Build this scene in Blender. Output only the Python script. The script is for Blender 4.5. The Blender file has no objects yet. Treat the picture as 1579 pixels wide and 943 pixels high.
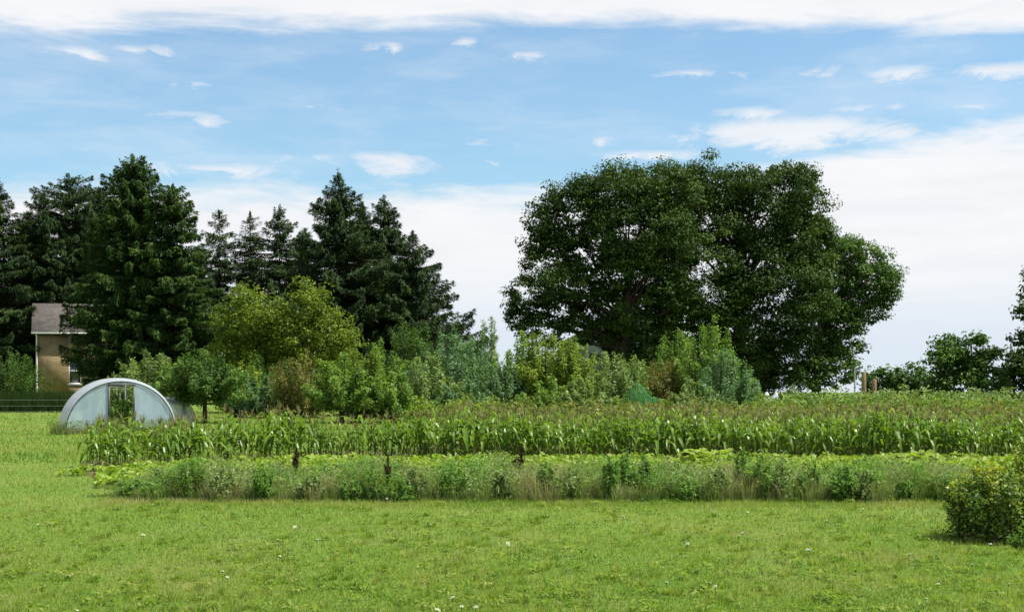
import bpy, math
import numpy as np
from mathutils import Vector, Matrix

RNG = np.random.default_rng(11)
SC = bpy.context.scene
COL = SC.collection

# ------------------------------------------------------------------ camera, light, sky
CAM_H = 3.5
F_PX = 2000.0            # focal length in photo pixels (photo is 1579 wide)
HOR = 561.0              # eye-level row in the photo
cam_d = bpy.data.cameras.new('camera')
cam = bpy.data.objects.new('camera', cam_d)
COL.objects.link(cam)
cam.location = (0, 0, CAM_H)
cam.rotation_euler = (math.radians(90), 0, 0)
cam_d.sensor_width = 36.0
cam_d.lens = 36.0 * F_PX / 1579.0
cam_d.shift_y = (HOR - 471.5) / 1579.0
cam_d.clip_end = 8000
SC.camera = cam
SC.view_settings.view_transform = 'Standard'
SC.view_settings.look = 'None'
SC.view_settings.exposure = 0.72
SC.view_settings.gamma = 1.0
SC.view_settings.use_curve_mapping = False
SC.render.resolution_x = 1024
SC.render.resolution_y = 611

SUN_EL, SUN_AZ = 63.0, 98.0       # azimuth from +Y (away from camera) towards +X (right)
el, az = math.radians(SUN_EL), math.radians(SUN_AZ)
sun_dir = Vector((math.sin(az) * math.cos(el), math.cos(az) * math.cos(el), math.sin(el)))
sd = bpy.data.lights.new('sun', 'SUN')
sd.energy = 5.0
sd.angle = math.radians(0.5)
sd.color = (1.0, 0.95, 0.82)
sun = bpy.data.objects.new('sun', sd)
sun.rotation_euler = (-sun_dir).to_track_quat('-Z', 'Y').to_euler()
sun.location = (60, 20, 80)
COL.objects.link(sun)

world = bpy.data.worlds.new('World')
SC.world = world
world.use_nodes = True


def build_sky():
    nt = world.node_tree
    nt.nodes.clear()
    N, L = nt.nodes.new, nt.links.new

    def put(sock, v):
        if isinstance(v, bpy.types.NodeSocket):
            L(v, sock)
        else:
            sock.default_value = v

    def m(op, a, b=0.0, c=None, clamp=False):
        n = N('ShaderNodeMath'); n.operation = op; n.use_clamp = clamp
        put(n.inputs[0], a); put(n.inputs[1], b)
        if c is not None: put(n.inputs[2], c)
        return n.outputs[0]

    def smooth(x, lo, hi):
        n = N('ShaderNodeMapRange'); n.interpolation_type = 'SMOOTHSTEP'
        put(n.inputs[0], x); put(n.inputs[1], lo); put(n.inputs[2], hi)
        n.inputs[3].default_value = 0.0; n.inputs[4].default_value = 1.0
        return n.outputs[0]

    def mix(f, a, b):
        n = N('ShaderNodeMix'); n.data_type = 'RGBA'
        put(n.inputs[0], f)
        for k, v in ((6, a), (7, b)):
            if isinstance(v, bpy.types.NodeSocket): L(v, n.inputs[k])
            else: n.inputs[k].default_value = (*v, 1)
        return n.outputs[2]

    def noise(vec, scale, detail=6, rough=0.55, dist=0.0):
        n = N('ShaderNodeTexNoise')
        L(vec, n.inputs['Vector'])
        n.inputs['Scale'].default_value = scale
        n.inputs['Detail'].default_value = detail
        n.inputs['Roughness'].default_value = rough
        n.inputs['Distortion'].default_value = dist
        return n.outputs['Fac']

    def comb(x, y, z):
        n = N('ShaderNodeCombineXYZ')
        put(n.inputs[0], x); put(n.inputs[1], y); put(n.inputs[2], z)
        return n.outputs[0]

    tc = N('ShaderNodeTexCoord')
    sp = N('ShaderNodeSeparateXYZ'); L(tc.outputs['Generated'], sp.inputs[0])
    x, y, z = sp.outputs
    zc = m('MAXIMUM', z, 0.012)
    sky = N('ShaderNodeTexSky')
    sky.sky_type = 'NISHITA'
    sky.sun_disc = False
    sky.sun_elevation = el
    sky.sun_rotation = az
    sky.altitude = 200
    sky.air_density = 1.0
    sky.dust_density = 1.4
    sky.ozone_density = 2.0
    if 'Vector' in sky.inputs:
        L(comb(x, y, m('MAXIMUM', z, 0.03)), sky.inputs['Vector'])
    # tame the glare near the horizon a little and scale to display range
    skyc = N('ShaderNodeMix'); skyc.data_type = 'RGBA'; skyc.blend_type = 'MULTIPLY'
    skyc.inputs[0].default_value = 1.0
    L(sky.outputs[0], skyc.inputs[6]); skyc.inputs[7].default_value = (0.80, 1.03, 1.06, 1)
    skyc = skyc.outputs[2]
    # direction angles: u = azimuth (0 ahead), v = tangent of elevation
    u = m('ARCTAN2', x, y)
    hyp = m('SQRT', m('ADD', m('MULTIPLY', x, x), m('MULTIPLY', y, y)))
    v = m('DIVIDE', zc, m('MAXIMUM', hyp, 0.02))
    vec = comb(u, m('MULTIPLY', v, 3.2), 0.0)
    n1 = noise(vec, 5.0, 9, 0.60, 0.3)
    vec2 = comb(m('ADD', u, 3.7), m('MULTIPLY', v, 5.5), 0.4)
    n2 = noise(vec2, 11.0, 8, 0.62, 0.5)
    nA = m('SUBTRACT', n1, 0.5)
    nB = m('SUBTRACT', n2, 0.5)
    # upper bank
    edge = m('SUBTRACT', 0.2575, m('MULTIPLY', m('MULTIPLY', u, u), 0.15))
    d1 = m('ADD', m('SUBTRACT', v, edge), m('ADD', m('MULTIPLY', nA, 0.035), m('MULTIPLY', nB, 0.03)))
    top = smooth(d1, -0.008, 0.016)
    # higher up the bank breaks open again
    brk = smooth(m('ADD', v, m('MULTIPLY', nA, 1.3)), 0.42, 0.75)
    top = m('MULTIPLY', top, m('SUBTRACT', 1.0, m('MULTIPLY', brk, 0.75)))
    # lower bank, rising to the right
    edgb = m('ADD', 0.137, m('MULTIPLY', smooth(u, 0.10, 0.36), 0.036))
    d2 = m('ADD', m('SUBTRACT', edgb, v), m('ADD', m('MULTIPLY', nA, 0.05), m('MULTIPLY', nB, 0.05)))
    low = smooth(d2, -0.012, 0.022)
    dens = m('MAXIMUM', top, low)
    # single wisps (direction, spread)
    W = [(1225, 212, 215, 26, 1.25), (1010, 240, 110, 10, .8), (1170, 180, 70, 12, .7), (1390, 132, 75, 15, .85),
         (1530, 137, 100, 15, .9), (610, 250, 75, 17, .9), (480, 250, 70, 12, .7), (330, 268, 140, 14, .8),
         (305, 190, 60, 11, .75), (115, 105, 55, 13, .85), (212, 98, 65, 14, .8), (610, 72, 40, 9, .75),
         (1060, 117, 50, 8, .7), (757, 221, 42, 9, .8), (820, 84, 60, 9, .6), (720, 64, 24, 12, .6),
         (940, 217, 34, 10, .7), (1500, 186, 50, 7, .6), (1265, 120, 40, 14, .5), (1360, 180, 60, 9, .6), (487, 170, 24, 9, .5),
         (755, 250, 22, 5, .6), (1130, 120, 46, 5, .5), (300, 140, 34, 5, .5), (720, 242, 30, 7, .5)]
    vec3 = comb(m('ADD', u, 1.3), m('MULTIPLY', v, 2.6), 0.2)
    n3 = noise(vec3, 22.0, 9, 0.66, 0.6)
    n4 = noise(comb(m('ADD', u, 7.3), m('MULTIPLY', v, 2.2), 0.7), 16.0, 6, 0.6, 0.0)
    uw = m('ADD', u, m('MULTIPLY', m('SUBTRACT', n4, 0.5), 0.055))
    vw = m('ADD', v, m('MULTIPLY', m('SUBTRACT', n3, 0.5), 0.016))
    wisp = None
    for px, py, rx, ry, a in W:
        u0, v0 = math.atan((px - 789.5) / F_PX), (HOR - py) / F_PX
        du = m('MULTIPLY', m('SUBTRACT', uw, u0), F_PX / rx / 1.25)
        dv = m('MULTIPLY', m('SUBTRACT', vw, v0), F_PX / ry / 1.35)
        q = m('SUBTRACT', a, m('MULTIPLY', m('SQRT', m('ADD', m('MULTIPLY', du, du), m('MULTIPLY', dv, dv))), a))
        wisp = q if wisp is None else m('MAXIMUM', wisp, q)
    wd = m('ADD', m('MAXIMUM', wisp, -0.4), m('MULTIPLY', m('SUBTRACT', n3, 0.5), 2.3))
    wm = m('MULTIPLY', smooth(wd, 0.02, 1.05), smooth(wisp, -0.25, 0.15))
    wm = m('MULTIPLY', wm, 0.9)
    # thin veil everywhere
    veil = m('MULTIPLY', smooth(m('ADD', n1, m('MULTIPLY', nB, 0.5)), 0.40, 0.80), 0.26)
    veil = m('ADD', veil, 0.08)
    dens = m('MAXIMUM', dens, m('MAXIMUM', wm, veil))
    # cloud tone: nearly white, softly greyer in its thick parts; bluish low down in the far haze
    tone = smooth(m('ADD', n2, m('MULTIPLY', nA, 0.8)), 0.30, 0.72)
    cc = mix(tone, (0.875, 0.895, 0.93), (0.94, 0.95, 0.97))
    far = smooth(m('SUBTRACT', v, m('MULTIPLY', nA, 0.05)), 0.085, 0.0)
    cc = mix(m('MULTIPLY', far, 0.85), cc, (0.69, 0.79, 0.90))
    bgs = N('ShaderNodeBackground'); L(skyc, bgs.inputs[0]); bgs.inputs[1].default_value = 0.098
    bgc = N('ShaderNodeBackground'); L(cc, bgc.inputs[0]); bgc.inputs[1].default_value = 0.61
    ms = N('ShaderNodeMixShader')
    L(dens, ms.inputs[0]); L(bgs.outputs[0], ms.inputs[1]); L(bgc.outputs[0], ms.inputs[2])
    out = N('ShaderNodeOutputWorld'); L(ms.outputs[0], out.inputs[0])


build_sky()

# ------------------------------------------------------------------ geometry of the place
def Ypx(py):                       # distance of flat ground that shows in photo row py
    return CAM_H * F_PX / (py - HOR)


def Xpx(px, Y):
    return (px - 789.5) / F_PX * Y


def Zpx(py, Y):
    return CAM_H - (py - HOR) * Y / F_PX


# ------------------------------------------------------------------ materials
def new_mat(name):
    mt = bpy.data.materials.new(name)
    mt.use_nodes = True
    mt.node_tree.nodes.clear()
    return mt, mt.node_tree


def leaf_mat(name, cols, trans=0.3, rough=0.5, spec=0.35, gain=1.0):
    """leaf: reflecting + light passing through; the tint of each leaf is a face attribute"""
    mt, nt = new_mat(name)
    N, L = nt.nodes.new, nt.links.new
    at = N('ShaderNodeAttribute'); at.attribute_name = 'tint'
    rp = N('ShaderNodeValToRGB')
    cols = [tuple(gain * v for v in c) for c in cols]
    el_ = rp.color_ramp.elements
    n = len(cols)
    while len(el_) < n: el_.new(0.5)
    for i, c in enumerate(cols):
        el_[i].position = i / (n - 1)
        el_[i].color = (*c, 1)
    L(at.outputs['Fac'], rp.inputs[0])
    bs = N('ShaderNodeBsdfPrincipled')
    L(rp.outputs[0], bs.inputs['Base Color'])
    bs.inputs['Roughness'].default_value = rough
    bs.inputs['Specular IOR Level'].default_value = spec * .55
    tr = N('ShaderNodeBsdfTranslucent')
    mx = N('ShaderNodeMix'); mx.data_type = 'RGBA'; mx.blend_type = 'MULTIPLY'; mx.inputs[0].default_value = 1
    L(rp.outputs[0], mx.inputs[6]); mx.inputs[7].default_value = (1.45, 1.5, 0.6, 1)
    L(mx.outputs[2], tr.inputs[0])
    ms = N('ShaderNodeMixShader'); ms.inputs[0].default_value = trans
    L(bs.outputs[0], ms.inputs[1]); L(tr.outputs[0], ms.inputs[2])
    out = N('ShaderNodeOutputMaterial'); L(ms.outputs[0], out.inputs[0])
    return mt


def noise_mat(name, c1, c2, scale=5.0, rough=0.8, spec=0.2, bump=0.0, detail=6, stretch=(1, 1, 1), metal=0.0):
    mt, nt = new_mat(name)
    N, L = nt.nodes.new, nt.links.new
    tc = N('ShaderNodeTexCoord'); mp = N('ShaderNodeMapping'); mp.inputs['Scale'].default_value = stretch
    L(tc.outputs['Object'], mp.inputs[0])
    nz = N('ShaderNodeTexNoise'); nz.inputs['Scale'].default_value = scale; nz.inputs['Detail'].default_value = detail
    L(mp.outputs[0], nz.inputs[0])
    rp = N('ShaderNodeValToRGB')
    rp.color_ramp.elements[0].position = 0.35; rp.color_ramp.elements[1].position = 0.65
    rp.color_ramp.elements[0].color = (*c1, 1); rp.color_ramp.elements[1].color = (*c2, 1)
    L(nz.outputs[0], rp.inputs[0])
    bs = N('ShaderNodeBsdfPrincipled')
    L(rp.outputs[0], bs.inputs['Base Color'])
    bs.inputs['Roughness'].default_value = rough
    bs.inputs['Specular IOR Level'].default_value = spec
    bs.inputs['Metallic'].default_value = metal
    if bump:
        bp = N('ShaderNodeBump'); bp.inputs['Strength'].default_value = bump; bp.inputs['Distance'].default_value = 0.03
        L(nz.outputs[0], bp.inputs['Height']); L(bp.outputs[0], bs.inputs['Normal'])
    out = N('ShaderNodeOutputMaterial'); L(bs.outputs[0], out.inputs[0])
    return mt


def lawn_mat():
    mt, nt = new_mat('lawn')
    N, L = nt.nodes.new, nt.links.new
    tc = N('ShaderNodeTexCoord')
    def nz(scale, det, st=(1, 1, 1)):
        mp = N('ShaderNodeMapping'); mp.inputs['Scale'].default_value = st
        L(tc.outputs['Object'], mp.inputs[0])
        n = N('ShaderNodeTexNoise'); n.inputs['Scale'].default_value = scale; n.inputs['Detail'].default_value = det
        n.inputs['Roughness'].default_value = 0.6
        L(mp.outputs[0], n.inputs[0]); return n.outputs[0]
    def ramp(f, pts):
        r = N('ShaderNodeValToRGB'); e = r.color_ramp.elements
        while len(e) < len(pts): e.new(.5)
        for i, (p, c) in enumerate(pts): e[i].position = p; e[i].color = (*c, 1)
        L(f, r.inputs[0]); return r.outputs[0]
    a = ramp(nz(0.30, 6, (1, .5, 1)), [(.3, (.070, .145, .018)), (.5, (.115, .185, .026)), (.66, (.185, .195, .065))])
    b = ramp(nz(7.0, 8), [(.3, (.035, .08, .012)), (.5, (.11, .18, .028)), (.72, (.20, .235, .06))])
    mx = N('ShaderNodeMix'); mx.data_type = 'RGBA'; mx.inputs[0].default_value = 0.5
    L(a, mx.inputs[6]); L(b, mx.inputs[7])
    bs = N('ShaderNodeBsdfPrincipled'); L(mx.outputs[2], bs.inputs['Base Color'])
    bs.inputs['Roughness'].default_value = 0.9; bs.inputs['Specular IOR Level'].default_value = 0.1
    bp = N('ShaderNodeBump'); bp.inputs['Strength'].default_value = 0.8; bp.inputs['Distance'].default_value = 0.06
    L(nz(14, 8), bp.inputs['Height']); L(bp.outputs[0], bs.inputs['Normal'])
    out = N('ShaderNodeOutputMaterial'); L(bs.outputs[0], out.inputs[0])
    return mt


def film_mat(name, col, transp, transl, rough=0.25):
    """polythene film: part see-through, part glowing with light from behind, a little shine"""
    mt, nt = new_mat(name)
    N, L = nt.nodes.new, nt.links.new
    tc = N('ShaderNodeTexCoord')
    n = N('ShaderNodeTexNoise'); n.inputs['Scale'].default_value = 1.6; n.inputs['Detail'].default_value = 5
    mp = N('ShaderNodeMapping'); mp.inputs['Scale'].default_value = (2.2, 2.2, 0.5)
    L(tc.outputs['Object'], mp.inputs[0]); L(mp.outputs[0], n.inputs[0])
    rp = N('ShaderNodeValToRGB')
    rp.color_ramp.elements[0].position = .3; rp.color_ramp.elements[1].position = .7
    rp.color_ramp.elements[0].color = (col[0] * .8, col[1] * .83, col[2] * .84, 1); rp.color_ramp.elements[1].color = (*col, 1)
    L(n.outputs[0], rp.inputs[0])
    bs = N('ShaderNodeBsdfPrincipled'); L(rp.outputs[0], bs.inputs['Base Color'])
    bs.inputs['Roughness'].default_value = rough; bs.inputs['Specular IOR Level'].default_value = 0.7
    bp = N('ShaderNodeBump'); bp.inputs['Strength'].default_value = .35; bp.inputs['Distance'].default_value = .05
    L(n.outputs[0], bp.inputs['Height']); L(bp.outputs[0], bs.inputs['Normal'])
    tl = N('ShaderNodeBsdfTranslucent'); L(rp.outputs[0], tl.inputs[0])
    tp = N('ShaderNodeBsdfTransparent')
    m1 = N('ShaderNodeMixShader'); m1.inputs[0].default_value = transl
    L(bs.outputs[0], m1.inputs[1]); L(tl.outputs[0], m1.inputs[2])
    m2 = N('ShaderNodeMixShader'); m2.inputs[0].default_value = transp
    L(m1.outputs[0], m2.inputs[1]); L(tp.outputs[0], m2.inputs[2])
    out = N('ShaderNodeOutputMaterial'); L(m2.outputs[0], out.inputs[0])
    return mt


def brick_mat(name, c1, c2, mortar, w, h, gap=0.012, rough=.9):
    mt, nt = new_mat(name)
    N, L = nt.nodes.new, nt.links.new
    tc = N('ShaderNodeTexCoord')
    sp = N('ShaderNodeSeparateXYZ'); L(tc.outputs['Object'], sp.inputs[0])
    ad = N('ShaderNodeMath'); ad.operation = 'ADD'; L(sp.outputs[0], ad.inputs[0]); L(sp.outputs[1], ad.inputs[1])
    cb = N('ShaderNodeCombineXYZ'); L(ad.outputs[0], cb.inputs[0]); L(sp.outputs[2], cb.inputs[1])
    br = N('ShaderNodeTexBrick'); L(cb.outputs[0], br.inputs[0])
    br.inputs['Color1'].default_value = (*c1, 1); br.inputs['Color2'].default_value = (*c2, 1); br.inputs['Mortar'].default_value = (*mortar, 1)
    br.inputs['Scale'].default_value = 1.0; br.inputs['Mortar Size'].default_value = gap
    br.inputs['Brick Width'].default_value = w; br.inputs['Row Height'].default_value = h
    nz = N('ShaderNodeTexNoise'); nz.inputs['Scale'].default_value = 1.3; nz.inputs['Detail'].default_value = 6
    L(tc.outputs['Object'], nz.inputs[0])
    mx = N('ShaderNodeMix'); mx.data_type = 'RGBA'; mx.blend_type = 'OVERLAY'; mx.inputs[0].default_value = .6
    L(br.outputs[0], mx.inputs[6]); L(nz.outputs[0], mx.inputs[7])
    bs = N('ShaderNodeBsdfPrincipled'); L(mx.outputs[2], bs.inputs['Base Color']); bs.inputs['Roughness'].default_value = rough
    out = N('ShaderNodeOutputMaterial'); L(bs.outputs[0], out.inputs[0])
    return mt


M = dict(
    lawn=lawn_mat(),
    soil=noise_mat('soil', (.07, .052, .034), (.13, .10, .065), 3.0, .95, .1, .6),
    bark=noise_mat('bark', (.035, .028, .022), (.085, .07, .055), 6.0, .9, .1, .6, stretch=(1, 1, .25)),
    twig=noise_mat('twig', (.05, .042, .028), (.10, .085, .06), 9.0, .9, .1),
    spruce=leaf_mat('spruce needles', [(.016, .036, .014), (.032, .060, .020), (.056, .092, .026), (.085, .125, .034)], .12, .6, .15, gain=.95),
    cedar=leaf_mat('feathery conifer', [(.020, .045, .013), (.036, .075, .018), (.060, .110, .024), (.110, .165, .036)], .2, .6, .15, gain=1.0),
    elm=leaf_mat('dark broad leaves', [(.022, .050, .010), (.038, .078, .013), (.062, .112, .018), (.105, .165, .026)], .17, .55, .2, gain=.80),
    maple=leaf_mat('mid green broad leaves', [(.028, .065, .014), (.050, .105, .020), (.080, .150, .026), (.125, .205, .038)], .26, .5, .25, gain=1.05),
    willow=leaf_mat('yellow green leaves', [(.052, .085, .010), (.098, .145, .016), (.150, .198, .022), (.21, .25, .034)], .32, .5, .3, gain=1.1),
    orch_green=leaf_mat('orchard green leaves', [(.038, .075, .016), (.075, .130, .026), (.115, .180, .036), (.18, .24, .06)], .38, .5, .25, gain=1.6),
    orch_yel=leaf_mat('orchard yellow leaves', [(.062, .108, .014), (.108, .166, .022), (.155, .212, .032), (.22, .25, .05)], .34, .5, .3, gain=1.35),
    orch_grey=leaf_mat('orchard grey green leaves', [(.050, .086, .026), (.092, .140, .044), (.145, .198, .072), (.22, .27, .115)], .34, .5, .25, gain=1.55),
    orch_blue=leaf_mat('silvery blue leaves', [(.036, .078, .032), (.064, .122, .052), (.106, .172, .084), (.18, .245, .125)], .30, .5, .2, gain=1.45),
    orch_brown=leaf_mat('bronze leaves', [(.065, .072, .018), (.105, .115, .026), (.150, .150, .036), (.18, .16, .05)], .28, .5, .3, gain=1.2),
    corn=leaf_mat('corn leaf', [(.040, .090, .010), (.078, .140, .014), (.122, .182, .022), (.24, .25, .06)], .42, .36, .6, gain=1.5),
    stalk=leaf_mat('corn stalk', [(.07, .13, .03), (.11, .17, .045)], .1, .5, .4),
    tassel=leaf_mat('corn tassel', [(.17, .185, .055), (.24, .23, .085), (.33, .30, .15)], .25, .7, .2),
    squash=leaf_mat('squash leaf', [(.070, .140, .014), (.120, .200, .020), (.180, .250, .028), (.30, .34, .12)], .38, .45, .35, gain=1.3),
    weed=leaf_mat('weed leaf', [(.030, .070, .014), (.055, .110, .022), (.090, .150, .036), (.145, .195, .060)], .40, .5, .25, gain=2.0),
    weed_pale=leaf_mat('grey weed leaf', [(.060, .098, .028), (.110, .160, .052), (.170, .222, .090), (.26, .31, .16)], .3, .55, .3, gain=1.35),
    tallgrass=leaf_mat('tall grass', [(.045, .095, .018), (.090, .145, .030), (.150, .190, .065), (.235, .225, .125), (.20, .15, .085)], .32, .5, .35, gain=1.3),
    grass=leaf_mat('grass blade', [(.060, .135, .014), (.110, .190, .024), (.170, .240, .038), (.245, .265, .085), (.33, .29, .17)], .42, .5, .25, gain=1.08),
    crop=leaf_mat('bronze topped crop leaf', [(.055, .110, .016), (.095, .155, .024), (.145, .185, .034), (.19, .205, .055), (.26, .23, .095)], .3, .5, .3),
    bush=leaf_mat('bush leaf', [(.030, .065, .012), (.055, .100, .016), (.100, .150, .022), (.25, .25, .028)], .36, .42, .4, gain=1.55),
    dock=noise_mat('dry dock seed', (.030, .020, .012), (.075, .048, .028), 30, .9, .1),
    white_petal=noise_mat('white petals', (.34, .37, .27), (.50, .52, .41), 40, .7, .2),
    film=film_mat('clear film', (.62, .77, .92), .22, .42),
    film_roof=film_mat('milky film', (.50, .54, .59), .18, .30, .3),
    metal_dark=noise_mat('dark metal', (.035, .04, .042), (.07, .075, .08), 8, .5, .4, metal=.3),
    metal_grey=noise_mat('galvanised pipe', (.32, .33, .34), (.45, .46, .47), 8, .45, .5, metal=.6),
    white_paint=noise_mat('white paint', (.66, .67, .68), (.78, .79, .80), 4, .5, .4),
    siding=noise_mat('grey white siding', (.26, .285, .30), (.33, .355, .37), 2, .7, .3),
    brick=brick_mat('yellow brick', (.27, .185, .085), (.175, .118, .054), (.22, .18, .12), .22, .078),
    shingle=brick_mat('grey shingle', (.160, .140, .125), (.112, .098, .088), (.06, .05, .048), .32, .16, .015),
    glass=noise_mat('dark window glass', (.012, .016, .018), (.03, .036, .04), 2, .08, .8),
    wood=noise_mat('weathered wood', (.17, .125, .075), (.27, .20, .125), 5, .85, .2, .4, stretch=(3, 3, .3)),
    redwood=noise_mat('reddish wood', (.17, .11, .07), (.25, .17, .11), 5, .85, .2, .3, stretch=(3, 3, .3)),
    black=noise_mat('black steel', (.012, .012, .013), (.03, .03, .03), 8, .5, .4),
    cloth=noise_mat('white row cover cloth', (.36, .36, .41), (.52, .52, .58), 3, .9, .1, .5),
    wire=noise_mat('wire', (.30, .31, .31), (.42, .43, .43), 8, .5, .4, metal=.5),
)


def net_mat():
    mt, nt = new_mat('green net')
    N, L = nt.nodes.new, nt.links.new
    bs = N('ShaderNodeBsdfPrincipled'); bs.inputs['Base Color'].default_value = (.06, .30, .09, 1); bs.inputs['Roughness'].default_value = .6
    tl = N('ShaderNodeBsdfTranslucent'); tl.inputs[0].default_value = (.06, .36, .11, 1)
    m1 = N('ShaderNodeMixShader'); m1.inputs[0].default_value = .4
    L(bs.outputs[0], m1.inputs[1]); L(tl.outputs[0], m1.inputs[2])
    out = N('ShaderNodeOutputMaterial'); L(m1.outputs[0], out.inputs[0])
    return mt


M['net'] = net_mat()

# ------------------------------------------------------------------ mesh helpers
def make_mesh(name, V, faces, mat, tint=None, smooth=False):
    """V (n,3); faces: list of int arrays (m,k)"""
    V = np.asarray(V, np.float32)
    me = bpy.data.meshes.new(name)
    me.vertices.add(len(V)); me.vertices.foreach_set('co', V.ravel())
    faces = [np.asarray(f, np.int32) for f in faces if len(f)]
    idx = np.concatenate([f.ravel() for f in faces])
    tot = np.concatenate([np.full(len(f), f.shape[1], np.int32) for f in faces])
    start = np.concatenate([[0], np.cumsum(tot)[:-1]]).astype(np.int32)
    me.loops.add(len(idx)); me.loops.foreach_set('vertex_index', idx)
    me.polygons.add(len(tot)); me.polygons.foreach_set('loop_start', start)
    if smooth:
        me.polygons.foreach_set('use_smooth', np.ones(len(tot), bool))
    me.update(calc_edges=True)
    if tint is not None:
        a = me.attributes.new('tint', 'FLOAT', 'FACE')
        a.data.foreach_set('value', np.clip(np.asarray(tint, np.float32), 0, 1))
    me.materials.append(mat)
    return me


def add(name, me, parent=None, loc=(0, 0, 0), rz=0.0):
    o = bpy.data.objects.new(name, me)
    o.location = loc
    if rz: o.rotation_euler = (0, 0, rz)
    COL.objects.link(o)
    if parent is not None: o.parent = parent
    return o


def thing(name, label, cat, loc=(0, 0, 0), rz=0.0, group=None):
    o = add(name, None, None, loc, rz)
    return tag(o, label, cat, group)


def tag(o, label=None, cat=None, group=None, kind=None):
    if label: o['label'] = label
    if cat: o['category'] = cat
    if group: o['group'] = group
    if kind: o['kind'] = kind
    return o


class Geo:
    """collects faces with a tint for one mesh"""
    def __init__(s): s.V, s.Q, s.T, s.tq, s.tt, s.n = [], [], [], [], [], 0
    def quads(s, V, tint=0.5):                  # V (m,4,3)
        m = len(V)
        if not m: return
        s.V.append(V.reshape(-1, 3)); s.Q.append(np.arange(m * 4).reshape(m, 4) + s.n); s.n += m * 4
        s.tq.append(np.broadcast_to(np.asarray(tint, float), (m,)))
    def tris(s, V, tint=0.5):
        m = len(V)
        if not m: return
        s.V.append(V.reshape(-1, 3)); s.T.append(np.arange(m * 3).reshape(m, 3) + s.n); s.n += m * 3
        s.tt.append(np.broadcast_to(np.asarray(tint, float), (m,)))
    def indexed(s, V, Q, tint=0.5):
        s.V.append(V); s.Q.append(np.asarray(Q) + s.n); s.n += len(V)
        s.tq.append(np.broadcast_to(np.asarray(tint, float), (len(Q),)))
    def box(s, lo, hi, tint=.5):
        (a, b, c), (d, e, f) = lo, hi
        v = np.array([[a, b, c], [d, b, c], [d, e, c], [a, e, c], [a, b, f], [d, b, f], [d, e, f], [a, e, f]], float)
        s.indexed(v, [[0, 3, 2, 1], [4, 5, 6, 7], [0, 1, 5, 4], [1, 2, 6, 5], [2, 3, 7, 6], [3, 0, 4, 7]], tint)
    def tube(s, P, R, sides=5, tint=.5):        # P (S,K,3), R (S,K)
        P = np.asarray(P, float); R = np.asarray(R, float)
        if P.ndim == 2: P = P[None]; R = R[None]
        S, K, _ = P.shape
        t = np.gradient(P, axis=1); t /= np.linalg.norm(t, axis=2, keepdims=True) + 1e-9
        ref = np.where(np.abs(t[..., 2:3]) > .8, np.array([1., 0, 0]), np.array([0, 0, 1.]))
        a = np.cross(t, ref); a /= np.linalg.norm(a, axis=2, keepdims=True) + 1e-9
        b = np.cross(t, a)
        th = np.arange(sides) * 2 * math.pi / sides
        ring = P[:, :, None] + R[:, :, None, None] * (a[:, :, None] * np.cos(th)[:, None] + b[:, :, None] * np.sin(th)[:, None])
        V = ring.reshape(-1, 3)
        i = np.arange(S)[:, None, None] * K * sides + np.arange(K - 1)[None, :, None] * sides
        j = np.arange(sides)[None, None, :]; j2 = (j + 1) % sides
        Q = np.stack(np.broadcast_arrays(i + j, i + j2, i + sides + j2, i + sides + j), -1).reshape(-1, 4)
        s.indexed(V, Q, tint)
    def mesh(s, name, mat, smooth=False):
        tint = np.concatenate([np.zeros(0)] + s.tq + s.tt)
        fs = []
        if s.Q: fs.append(np.concatenate(s.Q))
        if s.T: fs.append(np.concatenate(s.T))
        return make_mesh(name, np.concatenate(s.V), fs, mat, tint, smooth)
    def obj(s, name, mat, parent=None, loc=(0, 0, 0), smooth=False, rz=0.0):
        return add(name, s.mesh(name, mat, smooth), parent, loc, rz)


def unit(v): return v / (np.linalg.norm(v, axis=-1, keepdims=True) + 1e-9)


def leafq(C, Nn, Ln, Wd, rng, T=None, fold=0.25):
    """diamond leaves: centre C, normal Nn, length Ln, width Wd"""
    n = len(C)
    Nn = unit(Nn)
    if T is None: T = rng.normal(size=(n, 3))
    T = unit(T - (T * Nn).sum(1, keepdims=True) * Nn)
    B = np.cross(Nn, T)
    Ln = np.broadcast_to(np.asarray(Ln, float), (n,))[:, None]; Wd = np.broadcast_to(np.asarray(Wd, float), (n,))[:, None]
    f = Nn * Wd * fold
    return np.stack([C - T * Ln * .5, C + B * Wd * .5 + f, C + T * Ln * .5, C - B * Wd * .5 + f], 1)


def rand_dirs(n, rng): return unit(rng.normal(size=(n, 3)))


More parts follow.
